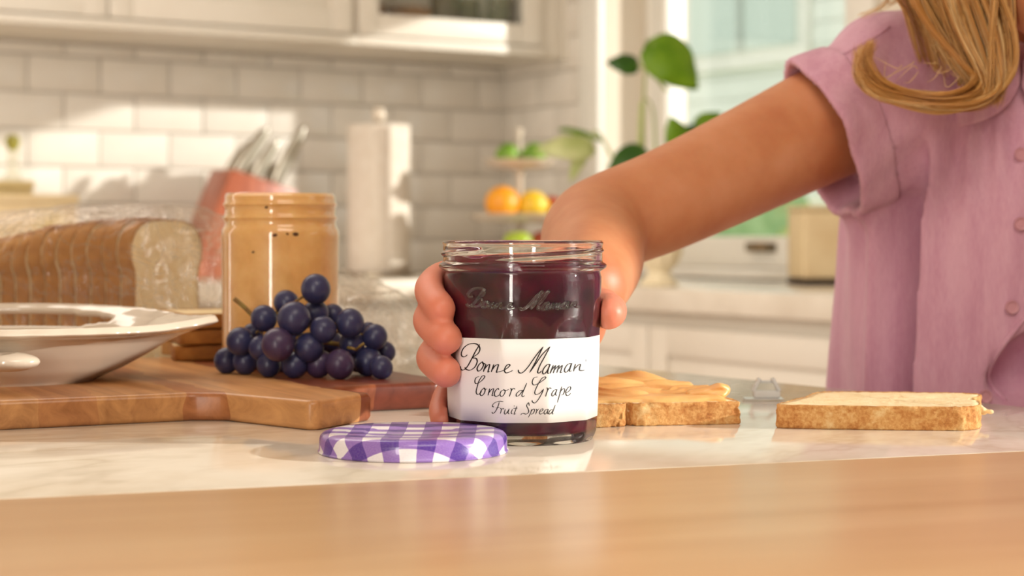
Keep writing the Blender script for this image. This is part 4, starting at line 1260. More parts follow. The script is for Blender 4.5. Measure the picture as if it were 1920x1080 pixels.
def slab_slice(name, out, th, crust_m, parent, disp=0.0005, nl=6, ring=10, fq=420, seed=0, crumb_m=None):
    """outline prism of thickness th (z from 0 to th) as crumb + crust band, both with real unevenness"""
    n = len(out); c = sum(out, Vector()) / n
    def nz(p, f): return noise.fractal(Vector((p.x * f + seed * 3.7, p.y * f, p.z * f)), 1.0, 2.0, 3)
    # crust band
    v_, f_ = [], []
    ring_pts = [(0.970, 0.0012), (0.992, 0.0)] + [(1.0, th * (0.06 + 0.88 * i / nl)) for i in range(nl + 1)] + [(0.992, th), (0.970, th - 0.0012)]
    for p in out:
        for k, z in ring_pts:
            q_ = c + (p - c) * k; q_ = Vector((q_.x, q_.y, z))
            d = (p - c).normalized()
            if k == 1.0 or k > 0.99: q_ += d * (disp * nz(q_, fq) * 1.6) + Vector((0, 0, disp * 0.5 * nz(q_ + Vector((9, 0, 0)), fq)))
            v_.append(q_)
    m_ = len(ring_pts)
    for i in range(n):
        a, b = i * m_, ((i + 1) % n) * m_
        for j in range(m_ - 1): f_.append((a + j, b + j, b + j + 1, a + j + 1))
        f_.append((a + m_ - 1, b + m_ - 1, b, a))
    cr = pydata('crust', v_, f_, crust_m, parent)
    # crumb
    v_, f_ = [], []
    for zz, s_ in ((th, 1), (0.0, -1)):
        base = len(v_)
        for k in range(ring):
            f_k = 0.978 * (1 - k / ring)
            for p in out:
                q_ = c + (p - c) * f_k
                q_ = Vector((q_.x, q_.y, zz - s_ * 0.0004))
                q_.z += disp * 0.9 * nz(q_, fq * 1.3)
                v_.append(q_)
        v_.append(Vector((c.x, c.y, zz - s_ * 0.0004)))
        for k in range(ring - 1):
            for i in range(n):
                a, b = base + k * n + i, base + k * n + (i + 1) % n
                q4 = (a, b, b + n, a + n); f_.append(q4 if s_ > 0 else q4[::-1])
        ctr = len(v_) - 1
        for i in range(n):
            q3 = (base + (ring - 1) * n + i, base + (ring - 1) * n + (i + 1) % n, ctr); f_.append(q3 if s_ > 0 else q3[::-1])
    h_ = ring * n + 1
    for i in range(n):
        a, b = i, (i + 1) % n; f_.append((b, a, a + h_, b + h_))
    cm = pydata('crumb', v_, f_, crumb_m or M['crumb'], parent)
    return cr, cm

# plain slice on the right
FL, FR, BR, BL = Vector((0.1377, 0.934, 0)), Vector((0.232, 0.921, 0)), Vector((0.262, 1.0, 0)), Vector((0.165, 1.012, 0))
s1 = empty('bread_slice', FL, 'plain slice of white bread lying alone on the marble by the pink shirt', 'bread slice', 'slices on the marble')
exd = (FR - FL).normalized(); eyd = Vector((-exd.y, exd.x, 0))
wS = (FR - FL).length; dS = 0.085
sq = []
key = [(0.05, 0.0), (0.5, -0.012), (0.9, 0.0), (1.02, 0.03), (1.10, 0.16), (1.13, 0.40), (1.12, 0.62), (1.17, 0.78), (1.18, 0.92), (1.05, 1.0), (0.7, 1.02), (0.4, 1.0), (0.27, 0.95), (0.22, 0.84), (0.16, 0.55), (0.02, 0.12), (0.005, 0.04)]
raw = catmull([Vector((a * wS, b * dS, 0)) for a, b in key + key[:1]], 12)[:-1]
cr, cm = slab_slice('bread_slice', raw, 0.0125, M['crust'], s1, 0.0006, 8, 14, 420, 1)
s1.rotation_euler = (0, 0, math.atan2(exd.y, exd.x))
# torn crumb at its far corner
g = Grid((-0.008,) * 3, (0.008,) * 3, 0.0006)
for i in range(9): g.ell(Vector(rng.normal(size=3)) * 0.0022, (0.0018,) * 3, 0.001)
pv, pf = g.data(); pv[:, 2] *= 0.7
o = npmesh('torn_crumb', [(pv, pf)], M['crumb'], s1); o.location = (wS * 1.15, dS * 0.40, 0.0075)

# slice spread with peanut butter, partly behind the jar
s2 = empty('bread_slice', (0.045, 0.945, 0), 'slice of bread spread with thick peanut butter beside the jam jar', 'bread slice', 'slices on the marble')
F2L, F2R = Vector((0.018, 0.9365, 0)), Vector((0.1215, 0.957, 0))
ex2 = (F2R - F2L).normalized(); ey2 = Vector((-ex2.y, ex2.x, 0)); w2 = (F2R - F2L).length
s2.location = F2L; s2.rotation_euler = (0, 0, math.atan2(ex2.y, ex2.x))
nx_ = 0.42                          # the waist of the slice, at photo x = 1172
key = [(0.02, 0.02), (0.2, -0.055), (0.36, -0.03), (0.40, 0.0), (0.425, 0.055), (0.45, 0.0), (0.50, -0.018), (0.75, -0.02), (0.96, -0.015), (1.0, 0.03), (1.0, 0.5), (0.99, 0.96), (0.94, 1.0), (0.6, 1.01), (0.46, 1.0), (0.40, 0.96), (0.3, 1.02), (0.08, 1.0), (0.0, 0.85), (-0.02, 0.5), (-0.01, 0.12)]
d2 = 0.082
raw = catmull([Vector((a * w2, b * d2, 0)) for a, b in key + key[:1]], 11)[:-1]
slab_slice('bread_slice', raw, 0.0122, M['crust'], s2, 0.0007, 8, 14, 420, 2)
# peanut butter: overlapping spatula swirls
nxx, nyy = 150, 110
pv, pf = [], []
def swirl(a, b):
    h = 0.0030 + 0.0010 * noise.noise(Vector((a * 60, b * 60, 1)))
    for cx, cy, ang, wd, ln, ht in ((0.052, 0.022, 0.28, 0.013, 0.036, 0.0062), (0.078, 0.020, -0.22, 0.011, 0.034, 0.0068), (0.098, 0.018, 0.10, 0.010, 0.024, 0.0080), (0.040, 0.048, 0.12, 0.014, 0.034, 0.0100), (0.058, 0.062, -0.1, 0.012, 0.030, 0.0120), (0.082, 0.050, 0.3, 0.013, 0.026, 0.0075), (0.030, 0.020, -0.35, 0.012, 0.03, 0.0070), (0.028, 0.066, 0.2, 0.014, 0.034, 0.0110), (0.096, 0.060, -0.3, 0.012, 0.022, 0.006)):
        x, y = a - cx, b - cy
        u_ = x * math.cos(ang) + y * math.sin(ang); w_ = -x * math.sin(ang) + y * math.cos(ang)
        w_ += 0.004 * math.sin(u_ * 90)
        e = 1 - (u_ / ln) ** 2
        if e <= 0: continue
        s = w_ / wd
        if -1 < s < 1:
            prof_ = ((s + 1) / 2) ** 2.0 if s < 0.80 else (0.9 ** 2.0) * max(0.0, (1 - s) / 0.20) ** 0.5
            h = max(h, (1.10 + 0.30 * noise.noise(Vector((u_ * 55, w_ * 320, cx * 90)))) * ht * (0.25 + 0.75 * prof_) * (e ** 0.22))
    return h
A0, A1, C0, C1 = 0.006, 0.1005, 0.003, 0.078
for i in range(nxx + 1):
    for j in range(nyy + 1):
        a = A0 + (A1 - A0) * i / nxx; b = C0 + (C1 - C0) * j / nyy
        eu, ew = min(i, nxx - i) / nxx, min(j, nyy - j) / nyy
        ed = min(1, eu / 0.05) * min(1, ew / 0.06)
        wob = 0.0022 * noise.noise(Vector((a * 90, b * 90, 4)))
        h = swirl(a, b) * (ed ** 0.45) - (0.0006 if ed < 0.01 else 0)
        pv.append((a + wob * (1 - ed), b + wob * (1 - ed) - (0.0015 * math.sin(a * 120) if j == 0 else 0), 0.0119 + h))
for i in range(nxx):
    for j in range(nyy):
        a = i * (nyy + 1) + j; pf.append((a, a + nyy + 1, a + nyy + 2, a + 1))
o = pydata('peanut_butter', pv, pf, M['pb'], s2)
# curled lip of peanut butter at the far right end of the swirls
g = Grid((-0.03, -0.03, -0.01), (0.03, 0.03, 0.02), 0.0006)
g.cone((-0.016, 0.002, 0.001), (0.004, 0.0, 0.0028), 0.0028, 0.0046, 0.003); g.cone((0.004, 0, 0.0028), (0.0085, 0.001, 0.0034), 0.0046, 0.0036, 0.003)
g.ell((0.0, -0.0055, 0.0035), (0.012, 0.0028, 0.0022), 0.002, 'sub')
pv_, pf_ = g.data()
o = npmesh('peanut_butter', [(pv_, pf_)], M['pb'], s2); o.location = (0.0955, 0.014, 0.0140); o.scale = (0.8, 1.1, 0.85)

# the loaf: separate slices standing in the bag
LN = Vector((math.cos(R(20)), -math.sin(R(20)), 0)); LS = Vector((LN.y, -LN.x, 0))   # LN: the way the cut face looks
F0 = Vector((-0.2600, 1.362, 0.0018))
hgt = [0.110, 0.110, 0.110, 0.109, 0.108, 0.107, 0.105, 0.103, 0.100, 0.096, 0.092, 0.087, 0.080, 0.070]
names = ['outermost slice with the pale cut face showing', 'second slice from the cut face', 'third slice from the cut face', 'fourth slice from the cut face', 'fifth slice from the cut face', 'sixth slice from the cut face', 'seventh slice from the cut face', 'eighth slice from the cut face', 'ninth slice from the cut face', 'tenth slice from the cut face', 'eleventh slice from the cut face', 'twelfth slice from the cut face', 'thirteenth slice from the cut face', 'heel end slice farthest from the cut face']
LT = 0.0118
for i, h_ in enumerate(hgt):
    e = empty('bread_slice', F0 - LN * (LT + 0.0016) * (i + 0) , 'bagged loaf: ' + names[i], 'bread slice', 'slices of the bagged loaf')
    out = loaf_outline(0.098 - 0.0006 * i, h_ * (1 + 0.012 * math.sin(i * 2.3)), 96)
    cr, cm = slab_slice('bread_slice', out, LT, M['crust_dark'], e, 0.0006, 3, 5, 260, i)
    # slice plane: local x -> LS, local y -> up, local z -> LN
    X_ = ZV.cross(LN)
    rot = Matrix((X_, ZV, LN)).transposed().to_quaternion()
    e.rotation_mode = 'QUATERNION'; e.rotation_quaternion = rot
    e.location = F0 - LN * ((LT + 0.0016) * (i + 1)) + X_ * random.uniform(-0.0012, 0.0012)

# three slices lying flat beside the loaf
for i in range(3):
    e = empty('bread_slice', (-0.196, 1.262, BT + 0.0006 + i * 0.0108), None, 'bread slice', 'flat stacked slices')
    e['label'] = 'dark-crusted bread slice lying flat behind the peanut butter jar, ' + ('bottom of three', 'middle of three', 'top of three')[i]
    out = [Vector((p.x, p.y - 0.045, 0)) for p in loaf_outline(0.092, 0.088, 96)]
    slab_slice('bread_slice', out, 0.0100, M['crust_dark'], e, 0.0004, 3, 6, 300, 30 + i)
    e.rotation_euler = (0, 0, R(14 + 5 * i))

# clear plastic bag round the loaf, trailing empty to the right
m = bpy.data.materials.new('clear_plastic_film'); m.use_nodes = True; q = N(m); t_ = q.t
t_.nodes.remove(q.b)
tr = q.n('ShaderNodeBsdfTransparent'); tr.inputs['Color'].default_value = (0.97, 0.96, 0.95, 1)
gl_ = q.n('ShaderNodeBsdfGlossy'); gl_.inputs['Roughness'].default_value = 0.13; gl_.inputs['Color'].default_value = (0.95, 0.95, 0.95, 1)
df = q.n('ShaderNodeBsdfTranslucent'); df.inputs['Color'].default_value = srgb(235, 228, 215)
lw = q.n('ShaderNodeLayerWeight'); lw.inputs['Blend'].default_value = 0.25
v = q.coord('Object')
wr_ = q.noise(v, 17, 4, 0.58, 2.6)
crs = q.math('POWER', q.math('SUBTRACT', 1.0, q.math('MULTIPLY', q.math('ABSOLUTE', q.math('SUBTRACT', wr_, 0.5)), 7.0)), 10.0)  # creases whitened in the film to stand for bright highlight streaks
bp2 = q.n('ShaderNodeBump'); bp2.inputs['Strength'].default_value = 0.9; bp2.inputs['Distance'].default_value = 0.006
q.l(wr_, bp2.inputs['Height']); q.l(bp2.outputs['Normal'], gl_.inputs['Normal']); q.l(bp2.outputs['Normal'], lw.inputs['Normal'])
m1 = q.n('ShaderNodeMixShader'); q.l(q.math('ADD', q.math('MULTIPLY', q.math('MAXIMUM', crs, 0.0), 0.50), 0.03), m1.inputs[0])
q.l(tr.outputs[0], m1.inputs[1]); q.l(df.outputs[0], m1.inputs[2])
m2 = q.n('ShaderNodeMixShader')
fac = q.math('MULTIPLY', q.math('ADD', q.math('MULTIPLY', q.math('POWER', lw.outputs['Facing'], 2.5), 0.5), 0.07), 1.0)
q.l(fac, m2.inputs[0]); q.l(m1.outputs[0], m2.inputs[1]); q.l(gl_.outputs[0], m2.inputs[2])
q.l(m2.outputs[0], t_.nodes['Material Output'].inputs['Surface'])
M['film'] = m
cen_l = F0 - LN * 0.10
ns_, nphi = 110, 64
bvv, bff = [], []
ax0 = F0 - LN * 0.23; ax1_ = Vector((-0.070, 1.335, 0))
for i in range(ns_ + 1):
    t = i / ns_
    if t < 0.55:
        c = ax0.lerp(F0 + LN * 0.012, t / 0.55); c.z = 0
        hh = 0.122 if t > 0.2 else 0.095 + 0.027 * t / 0.2
        ww = 0.062
        hh *= min(1, 0.35 + t * 12)
        if t < 0.35: hh -= 0.014 * (0.35 - t) / 0.35
    else:
        s = (t - 0.55) / 0.45
        c = (F0 + LN * 0.012).lerp(ax1_, s); c.z = 0
        hh = 0.122 - 0.026 * min(s / 0.35, 1) - 0.052 * s ** 1.3
        ww = 0.062 - 0.004 * s
        if s > 0.9: hh *= max(0.25, 1 - (s - 0.9) * 7)
    for j in range(nphi):
        a = 2 * math.pi * j / nphi
        ca, sa_ = math.cos(a), math.sin(a)
        ex_ = 0.55
        x = ww * (abs(ca) ** ex_) * (1 if ca >= 0 else -1)
        z = 0.0012 + hh * 0.5 + (hh * 0.5) * (abs(sa_) ** ex_) * (1 if sa_ >= 0 else -1)
        p = c + LS * x; p.z = z
        lim = 0.0035 + (0.010 if t > 0.58 else 0.0)
        nn = noise.fractal(Vector((t * 16, math.cos(a) * 1.6, math.sin(a) * 1.6)), 1.0, 2.0, 3)
        rg = 1 - abs(noise.noise(Vector((t * 22 + 5, math.cos(a + t * 6) * 2.2, math.sin(a + t * 6) * 2.2)))) * 2
        out_ = Vector((LS.x * ca, LS.y * ca, sa_))
        p += out_ * (lim * (0.5 * nn + 0.35 * rg))
        p.z = max(p.z, 0.0008)
        bvv.append(p)
for i in range(ns_):
    for j in range(nphi):
        a, b = i * nphi + j, i * nphi + (j + 1) % nphi
        bff.append((a, b, b + nphi, a + nphi))
o = pydata('bread_bag', bvv, bff, M['film'])
tag(o, 'clear crinkled plastic bag round the sliced loaf, its empty end trailing behind the grapes', 'plastic bag')

# folded clear clip from the bag
M['clip'] = mat('clear_clip_plastic', srgb(236, 240, 240), 0.08, trans=0.15, ior=1.3)
cl0 = P(1437, 747, 1.10); cl0.z = 0
cl = empty('bag_clip', cl0, 'small clear plastic bag clip lying between the two bread slices', 'clip')
bm = bmesh.new(); bm_box(bm, (0, 0, 0.0032), (0.016, 0.008, 0.0045)); bm_obj('bar', bm, M['clip'], cl, 0.001)
for sx_, an in ((-1, 0.5), (1, -0.5)):
    bm = bmesh.new(); bm_box(bm, (sx_ * 0.006, 0.002, 0.0088), (0.0022, 0.006, 0.0090), (Vector((math.cos(an), 0, -math.sin(an) * 1.0)), Vector((0, 1, 0)), Vector((math.sin(an), 0, math.cos(an))))); bm_obj('fold', bm, M['clip'], cl, 0.0006)
bm = bmesh.new(); bm_box(bm, (-0.002, 0.0, 0.0005), (0.024, 0.011, 0.0008)); bm_obj('tab', bm, M['clip'], cl, 0.0002, 1)
bm = bmesh.new(); bm_box(bm, (0, 0.003, 0.0105), (0.011, 0.003, 0.0016)); bm_obj('bridge', bm, M['clip'], cl, 0.0005)

# ================================================================== CERAMIC DISH
dc = Vector((-0.312, 1.055, BT))
dish = empty('serving_dish', dc, 'white ceramic serving dish with a pierced rim on the cutting board', 'dish')
prof_d = [(0.0, 0.0035), (0.30, 0.0035), (0.44, 0.0), (0.50, 0.0), (0.55, 0.0045), (0.66, 0.011), (0.76, 0.0195), (0.84, 0.0275), (0.88, 0.0300), (0.92, 0.0318), (0.96, 0.0328), (0.99, 0.0336), (1.0, 0.0344)]
A_, B_ = 0.118, 0.094
nph = 144
rows = []
for r, z in prof_d: rows.append((r, z))
ridge = []
for a0, a1 in zip(rows, rows[1:]):
    for k in range(3): ridge.append((a0[0] + (a1[0] - a0[0]) * k / 3, a0[1] + (a1[1] - a0[1]) * k / 3))
ridge.append(rows[-1])
dv, df_ = [], []
for i, (r, z) in enumerate(ridge):
    for j in range(nph):
        a = 2 * math.pi * j / nph
        tip_ = 1 + 0.16 * math.exp(-((((a + math.pi) % (2 * math.pi)) - math.pi) / 0.22) ** 2) * max(0, (r - 0.6) / 0.4)
        sc_ = 1 + 0.006 * math.cos(36 * a) * max(0, (r - 0.9) / 0.1)
        x = A_ * r * math.cos(a) * tip_ * sc_; y = B_ * r * math.sin(a) * sc_
        zz = z + max(0, (r - 0.80) / 0.20) * 0.0075 * max(0.0, math.sin(a)) ** 1.0 + max(0, (r - 0.85) / 0.15) * 0.004 * (tip_ - 1) / 0.16
        dv.append((x, y, zz))
R_ = len(ridge)
for i in range(R_ - 1):
    for j in range(nph):
        a_mid = 2 * math.pi * (j + 0.5) / nph; r_mid = (ridge[i][0] + ridge[i + 1][0]) / 2
        # pierced grip in the far rim
        if 0.835 < r_mid < 0.945 and abs(a_mid - R(88)) < R(30) * math.sqrt(max(0, 1 - ((r_mid - 0.89) / 0.055) ** 2)) + R(4): continue
        a, b = i * nph + j, i * nph + (j + 1) % nph
        df_.append((a, b, b + nph, a + nph))
o = pydata('bowl', dv, df_, M['ceramic'], dish)
md = o.modifiers.new('solid', 'SOLIDIFY'); md.thickness = 0.0045; md.offset = 1.0
md2 = o.modifiers.new('sub', 'SUBSURF'); md2.levels = 1; md2.render_levels = 1
g = Grid((-0.03,) * 3, (0.03,) * 3, 0.0012)
g.ell((0, 0, 0), (0.018, 0.012, 0.0055), 0.002); g.ell((-0.006, -0.002, 0.006), (0.010, 0.006, 0.004), 0.001, 'sub')
pv_, pf_ = g.data()
o = npmesh('grip', [(pv_, pf_)], M['ceramic'], dish); o.location = (-0.002 + 0.04, -0.083, 0.0165)

# ================================================================== THE PERSON
pers = empty('person', (0.36, 1.29, FLOOR), 'person with wavy blonde hair in a pink short-sleeved shirt, reaching to hold the jam jar', 'person')
m = mat('skin', srgb(206, 140, 100), 0.46, sss=0.22, radius=(0.010, 0.0035, 0.0018), scale=1.0); q = N(m)
v = q.coord('Object')
q.col(q.ramp(q.noise(v, 26, 4, 0.6), [(0.3, srgb(198, 124, 84)), (0.55, srgb(208, 140, 98)), (0.8, srgb(216, 150, 112))]))
sp = q.n('ShaderNodeSeparateXYZ'); q.l(v, sp.inputs[0])
q.bump(q.noise(v, 700, 3), 0.10, 0.0006)
# fingers are rosier than the arm
near = q.n('ShaderNodeMapRange'); near.inputs['From Min'].default_value = 1.00; near.inputs['From Max'].default_value = 0.93
q.l(sp.outputs[1], near.inputs['Value'])
base_c = q.b.inputs['Base Color'].links[0].from_socket
q.col(q.mix(near.outputs[0], base_c, srgb(226, 138, 112)))
M['skin'] = m

def jp(deg, z, rad):
    a = R(deg); return (JX + rad * math.cos(a), JY + rad * math.sin(a), z)
WR = P(1098, 540, 1.000)
EL = P(1112, 424, 1.135)
g = Grid((-0.06, 0.83, -0.005), (0.34, 1.36, 0.27), 0.00155)
# upper arm, elbow, forearm
SH = P(1585, 212, 1.262)
MID = P(1395, 306, 1.205)
def smooth_limb(gr, pts, rads, k=0.004, n=7):
    path = catmull(pts, n); rr = [p.x for p in catmull([Vector((r, 0, 0)) for r in rads], n)]
    gr.chain(path, rr, k)
smooth_limb(g, [SH, MID, P(1250, 374, 1.165), P(1150, 414, 1.142), P(1112, 442, 1.120), P(1112, 482, 1.075), P(1106, 515, 1.035), WR], [0.0405, 0.0352, 0.0318, 0.0300, 0.0302, 0.0290, 0.0248, 0.0205])
# palm behind the jar
K1, K2, K3, K4 = (jp(97, 0.0790, 0.0530), jp(97, 0.0645, 0.0535), jp(97, 0.0480, 0.0530), jp(95, 0.0310, 0.0510))
for kk, r in zip((K1, K2, K3, K4), (0.0112, 0.0112, 0.0106, 0.0096)):
    g.cone(WR, kk, 0.0155, r, 0.010)
g.ell((0.030, 0.968, 0.058), (0.022, 0.020, 0.026), 0.012)
# fingers
fing = [([K1, jp(140, 0.0795, 0.0480), jp(172, 0.0745, 0.0450), jp(190, 0.0700, 0.0446), jp(208, 0.0650, 0.0448)], [0.0105, 0.0086, 0.0088, 0.0074, 0.0072]),
        ([K2, jp(140, 0.0640, 0.0480), jp(172, 0.0595, 0.0456), jp(194, 0.0550, 0.0446), jp(215, 0.0510, 0.0450)], [0.0105, 0.0088, 0.0091, 0.0077, 0.0077]),
        ([K3, jp(140, 0.0460, 0.0470), jp(172, 0.0405, 0.0444), jp(193, 0.0375, 0.0436), jp(212, 0.0345, 0.0438)], [0.0100, 0.0084, 0.0086, 0.0074, 0.0075]),
        ([K4, jp(138, 0.0230, 0.0440), jp(166, 0.0150, 0.0408), jp(186, 0.0090, 0.0398)], [0.0090, 0.0078, 0.0068, 0.0058])]
fg = []
for pts, rad in fing:
    h = g.like()
    smooth_limb(h, pts, rad, 0.001, 6)
    fg.append(h)
# thumb up the right side of the jar
h = g.like()
h.chain([(0.040, 0.985, 0.062), (0.0480, 0.945, 0.0625), (0.0492, 0.912, 0.0622), (0.0478, 0.888, 0.0618)], [0.0130, 0.0095, 0.0086, 0.0079], 0.003)
fg.append(h)
for h in fg:      # join every digit to the palm, but keep the digits apart from one another
    k = 0.0035
    hh = np.maximum(k - np.abs(g.D - h.D), 0) / k
    g.D = np.minimum(g.D, h.D) - np.where((g.D < 0.5) & (h.D < 0.5), hh * hh * k * 0.25, 0)
del fg
# flesh flattens against the glass
def jar_sdf(X, Y, Z):
    return np.maximum(np.sqrt((X - JX) ** 2 + (Y - JY) ** 2) - np.interp(Z, [0, 0.004, 0.012, 0.051, 0.080, 0.0825, 0.0845, 0.0866, 0.088, 0.098], [0.0350, 0.0369, 0.0374, 0.0388, 0.0396, 0.0396, 0.0421, 0.0421, 0.0402, 0.0404]), Z - 0.099)
g.op(jar_sdf, (JX - 0.05, JY - 0.05, -0.01), (JX + 0.05, JY + 0.05, 0.105), 0.0, 'sub')
arm = g.data()

# head, neck, trunk, legs and the other arm (coarser; mostly hidden by shirt and frame)
b = Grid((0.14, 0.98, FLOOR), (0.62, 1.52, 0.46), 0.0055)
HC = np.array((0.392, 1.245, 0.335))
b.ell(HC, (0.070, 0.084, 0.088), 0.01)
b.ell((0.366, 1.196, 0.284), (0.046, 0.046, 0.046), 0.03)
b.ell((0.350, 1.176, 0.260), (0.026, 0.026, 0.026), 0.03)
b.ell((0.3555, 1.160, 0.315), (0.010, 0.014, 0.012), 0.008)
b.ell((0.3575, 1.166, 0.283), (0.017, 0.012, 0.006), 0.006)
b.ell((0.462, 1.262, 0.325), (0.010, 0.018, 0.024), 0.006); b.ell((0.325, 1.268, 0.325), (0.010, 0.018, 0.024), 0.006)
b.cone((0.385, 1.265, 0.28), (0.375, 1.285, 0.20), 0.036, 0.040, 0.02)
b.cone((0.30, 1.285, 0.17), (0.45, 1.285, 0.17), 0.045, 0.045, 0.02)
b.cone((0.365, 1.31, 0.15), (0.362, 1.31, -0.12), 0.062, 0.066, 0.03)
b.cone((0.30, 1.29, -0.18), (0.305, 1.29, -0.50), 0.066, 0.046, 0.03); b.cone((0.42, 1.29, -0.18), (0.415, 1.29, -0.50), 0.066, 0.046, 0.03)
b.cone((0.305, 1.29, -0.50), (0.305, 1.30, -0.845), 0.044, 0.030, 0.015); b.cone((0.415, 1.29, -0.50), (0.415, 1.30, -0.845), 0.044, 0.030, 0.015)
for x in (0.305, 0.415): b.ell((x, 1.26, FLOOR + 0.032), (0.034, 0.085, 0.032), 0.02)
b.chain([(0.465, 1.30, 0.17), (0.53, 1.36, -0.02), (0.505, 1.24, -0.11), (0.50, 1.19, -0.125)], [0.040, 0.032, 0.022, 0.020], 0.012)
for i in range(4): b.chain([(0.488 + 0.012 * i - 0.006, 1.19, -0.125), (0.486 + 0.011 * i, 1.145, -0.135), (0.486 + 0.011 * i, 1.125, -0.155)], [0.009, 0.0075, 0.0065], 0.004)
b.chain([(0.49, 1.20, -0.12), (0.468, 1.17, -0.125), (0.462, 1.145, -0.135)], [0.011, 0.009, 0.0075], 0.004)
rest = b.data()
body = npmesh('body', [arm, rest], M['skin']); wlocal(body, pers)
body['label'] = 'bare tanned arm and hand'

# eyes (above the frame)
M['eye'] = mat('eye_white', srgb(235, 230, 225), 0.2); M['iris'] = mat('iris', srgb(70, 90, 100), 0.2)
for x, y in ((0.335, 1.182), (0.388, 1.168)):
    o = lathe('eye', [(0.011 * math.sin(t), -0.011 * math.cos(t)) for t in np.linspace(0, math.pi, 9)], M['eye'], body, 16, (x, y, 0.333))
    o = lathe('iris', [(0, 0.0), (0.005, 0), (0.004, 0.001), (0, 0.0013)], M['iris'], body, 16, (x - 0.003, y - 0.0108, 0.331), None, True, Vector((-0.2, -1, -0.2)).to_track_quat('Z', 'Y'))

# ---- shirt
m = mat('pink_linen', srgb(204, 146, 168), 0.85, sheen=0.25); q = N(m)
v = q.coord('Object')
wv = q.noise(q.coord('Object', (900, 900, 160)), 1.0, 3, 0.6)
slub = q.noise(q.coord('Object', (60, 60, 9)), 1.0, 4, 0.65)
c = q.ramp(slub, [(0.3, srgb(200, 142, 168)), (0.5, srgb(214, 160, 184)), (0.75, srgb(226, 178, 198))])
q.col(q.mix(0.12, c, q.ramp(wv, [(0.3, srgb(160, 96, 124)), (0.7, srgb(236, 196, 210))])))
q.bump(q.math('ADD', wv, q.math('MULTIPLY', slub, 1.5)), 0.35, 0.0012)
M['linen'] = m
TC = np.array((0.358, 1.285))
sx0 = np.array(P(1650, 190, 1.262)); cu = P(1538, 266, 1.235)
AX = np.array(Vector((-0.90, -0.20, -0.38)).normalized())        # down the arm
CUF = np.array(cu)
E1 = np.array((0, 0, 1.0)); E1 = E1 - AX * (E1 @ AX); E1 /= np.linalg.norm(E1)
E2 = np.cross(AX, E1)
def folds(X, Y, Z):
    dx, dy = X - TC[0], Y - TC[1]
    ph = np.arctan2(dx, -dy)                          # 0 faces the camera, negative to the left
    low = np.clip((0.16 - Z) / 0.25, 0, 1)
    f = 0.0035 * np.sin(7 * ph + 2.0 + 3 * Z) * (0.35 + low) + 0.0016 * np.sin(17 * ph + 9 * Z) * (0.4 + low) + 0.0018 * np.sin(11 * ph - 14 * Z + 1.0)
    # the deep pleat that runs down from the shoulder
    p0 = -0.80 + 0.30 * np.clip((Z - 0.05), -0.3, 0.3)
    d = (ph - p0) * 0.115
    wgt = np.clip((0.17 - Z) / 0.06, 0, 1)
    sm = np.clip(d / 0.005 + 0.5, 0, 1); sm = sm * sm * (3 - 2 * sm)
    pleat = sm * 0.011 * np.exp(-np.maximum(d, 0) / 0.040) - (1 - sm) * 0.032 * np.clip((d + 0.034) / 0.014, 0, 1)
    p1 = -1.18 + 0.2 * np.clip(Z, -0.2, 0.3)
    d1 = (ph - p1) * 0.115
    pleat2 = np.where(d1 > 0, 0.003 * np.exp(-d1 / 0.02), -0.005 * np.exp(d1 / 0.012))
    # gathers under the yoke
    ga = 0.0030 * np.sin(34 * ph + 1.0) * np.exp(-((Z - 0.165) / 0.035) ** 2) + 0.0022 * np.sin(21 * ph) * np.exp(-((Z - 0.12) / 0.05) ** 2)
    return f + wgt * pleat + wgt * 0.8 * pleat2 + ga
def torso(X, Y, Z):
    w = np.interp(Z, [-0.24, -0.10, 0.02, 0.12, 0.17, 0.205, 0.23, 0.245], [0.128, 0.126, 0.123, 0.119, 0.115, 0.103, 0.080, 0.055])
    t = np.interp(Z, [-0.24, -0.10, 0.02, 0.12, 0.17, 0.205, 0.23, 0.245], [0.108, 0.106, 0.103, 0.098, 0.090, 0.075, 0.058, 0.046])
    dx, dy = X - TC[0], Y - TC[1]
    pw = 2.35
    k = (np.abs(dx / w) ** pw + np.abs(dy / t) ** pw) ** (1 / pw)
    d = (k - 1) * np.minimum(w, t)
    d = d - folds(X, Y, Z)
    return np.maximum(np.maximum(d, -0.24 - Z), Z - 0.247)
def sleeve_at(c, r1, r2, t0, t1, fold=True):
    def fn(X, Y, Z):
        x, y, z = X - c[0], Y - c[1], Z - c[2]
        t = x * AX[0] + y * AX[1] + z * AX[2]
        a = x * E1[0] + y * E1[1] + z * E1[2]; b_ = x * E2[0] + y * E2[1] + z * E2[2]
        an = np.arctan2(a, b_)
        k = np.sqrt((a / r1) ** 2 + (b_ / r2) ** 2)
        d = (k - 1) * min(r1, r2)
        if fold: d = d - 0.0022 * np.sin(5 * an + 30 * t) - 0.0012 * np.sin(9 * an - 50 * t)
        return np.maximum(np.maximum(d, t0 - t), t - t1)
    return fn
gs = Grid((0.13, 1.10, -0.25), (0.52, 1.45, 0.30), 0.0026)
full_lo, full_hi = (0.1, 1.0, -0.3), (0.6, 1.5, 0.35)
gs.op(torso, full_lo, full_hi)
# shoulder yoke
gs.cone((0.33, 1.285, 0.213), P(1655, 120, 1.262), 0.040, 0.036, 0.03)
gs.cone((0.39, 1.285, 0.213), (0.455, 1.29, 0.185), 0.040, 0.045, 0.03)
gs.op(sleeve_at(CUF, 0.0555, 0.049, -0.11, 0.0), full_lo, full_hi, 0.022)
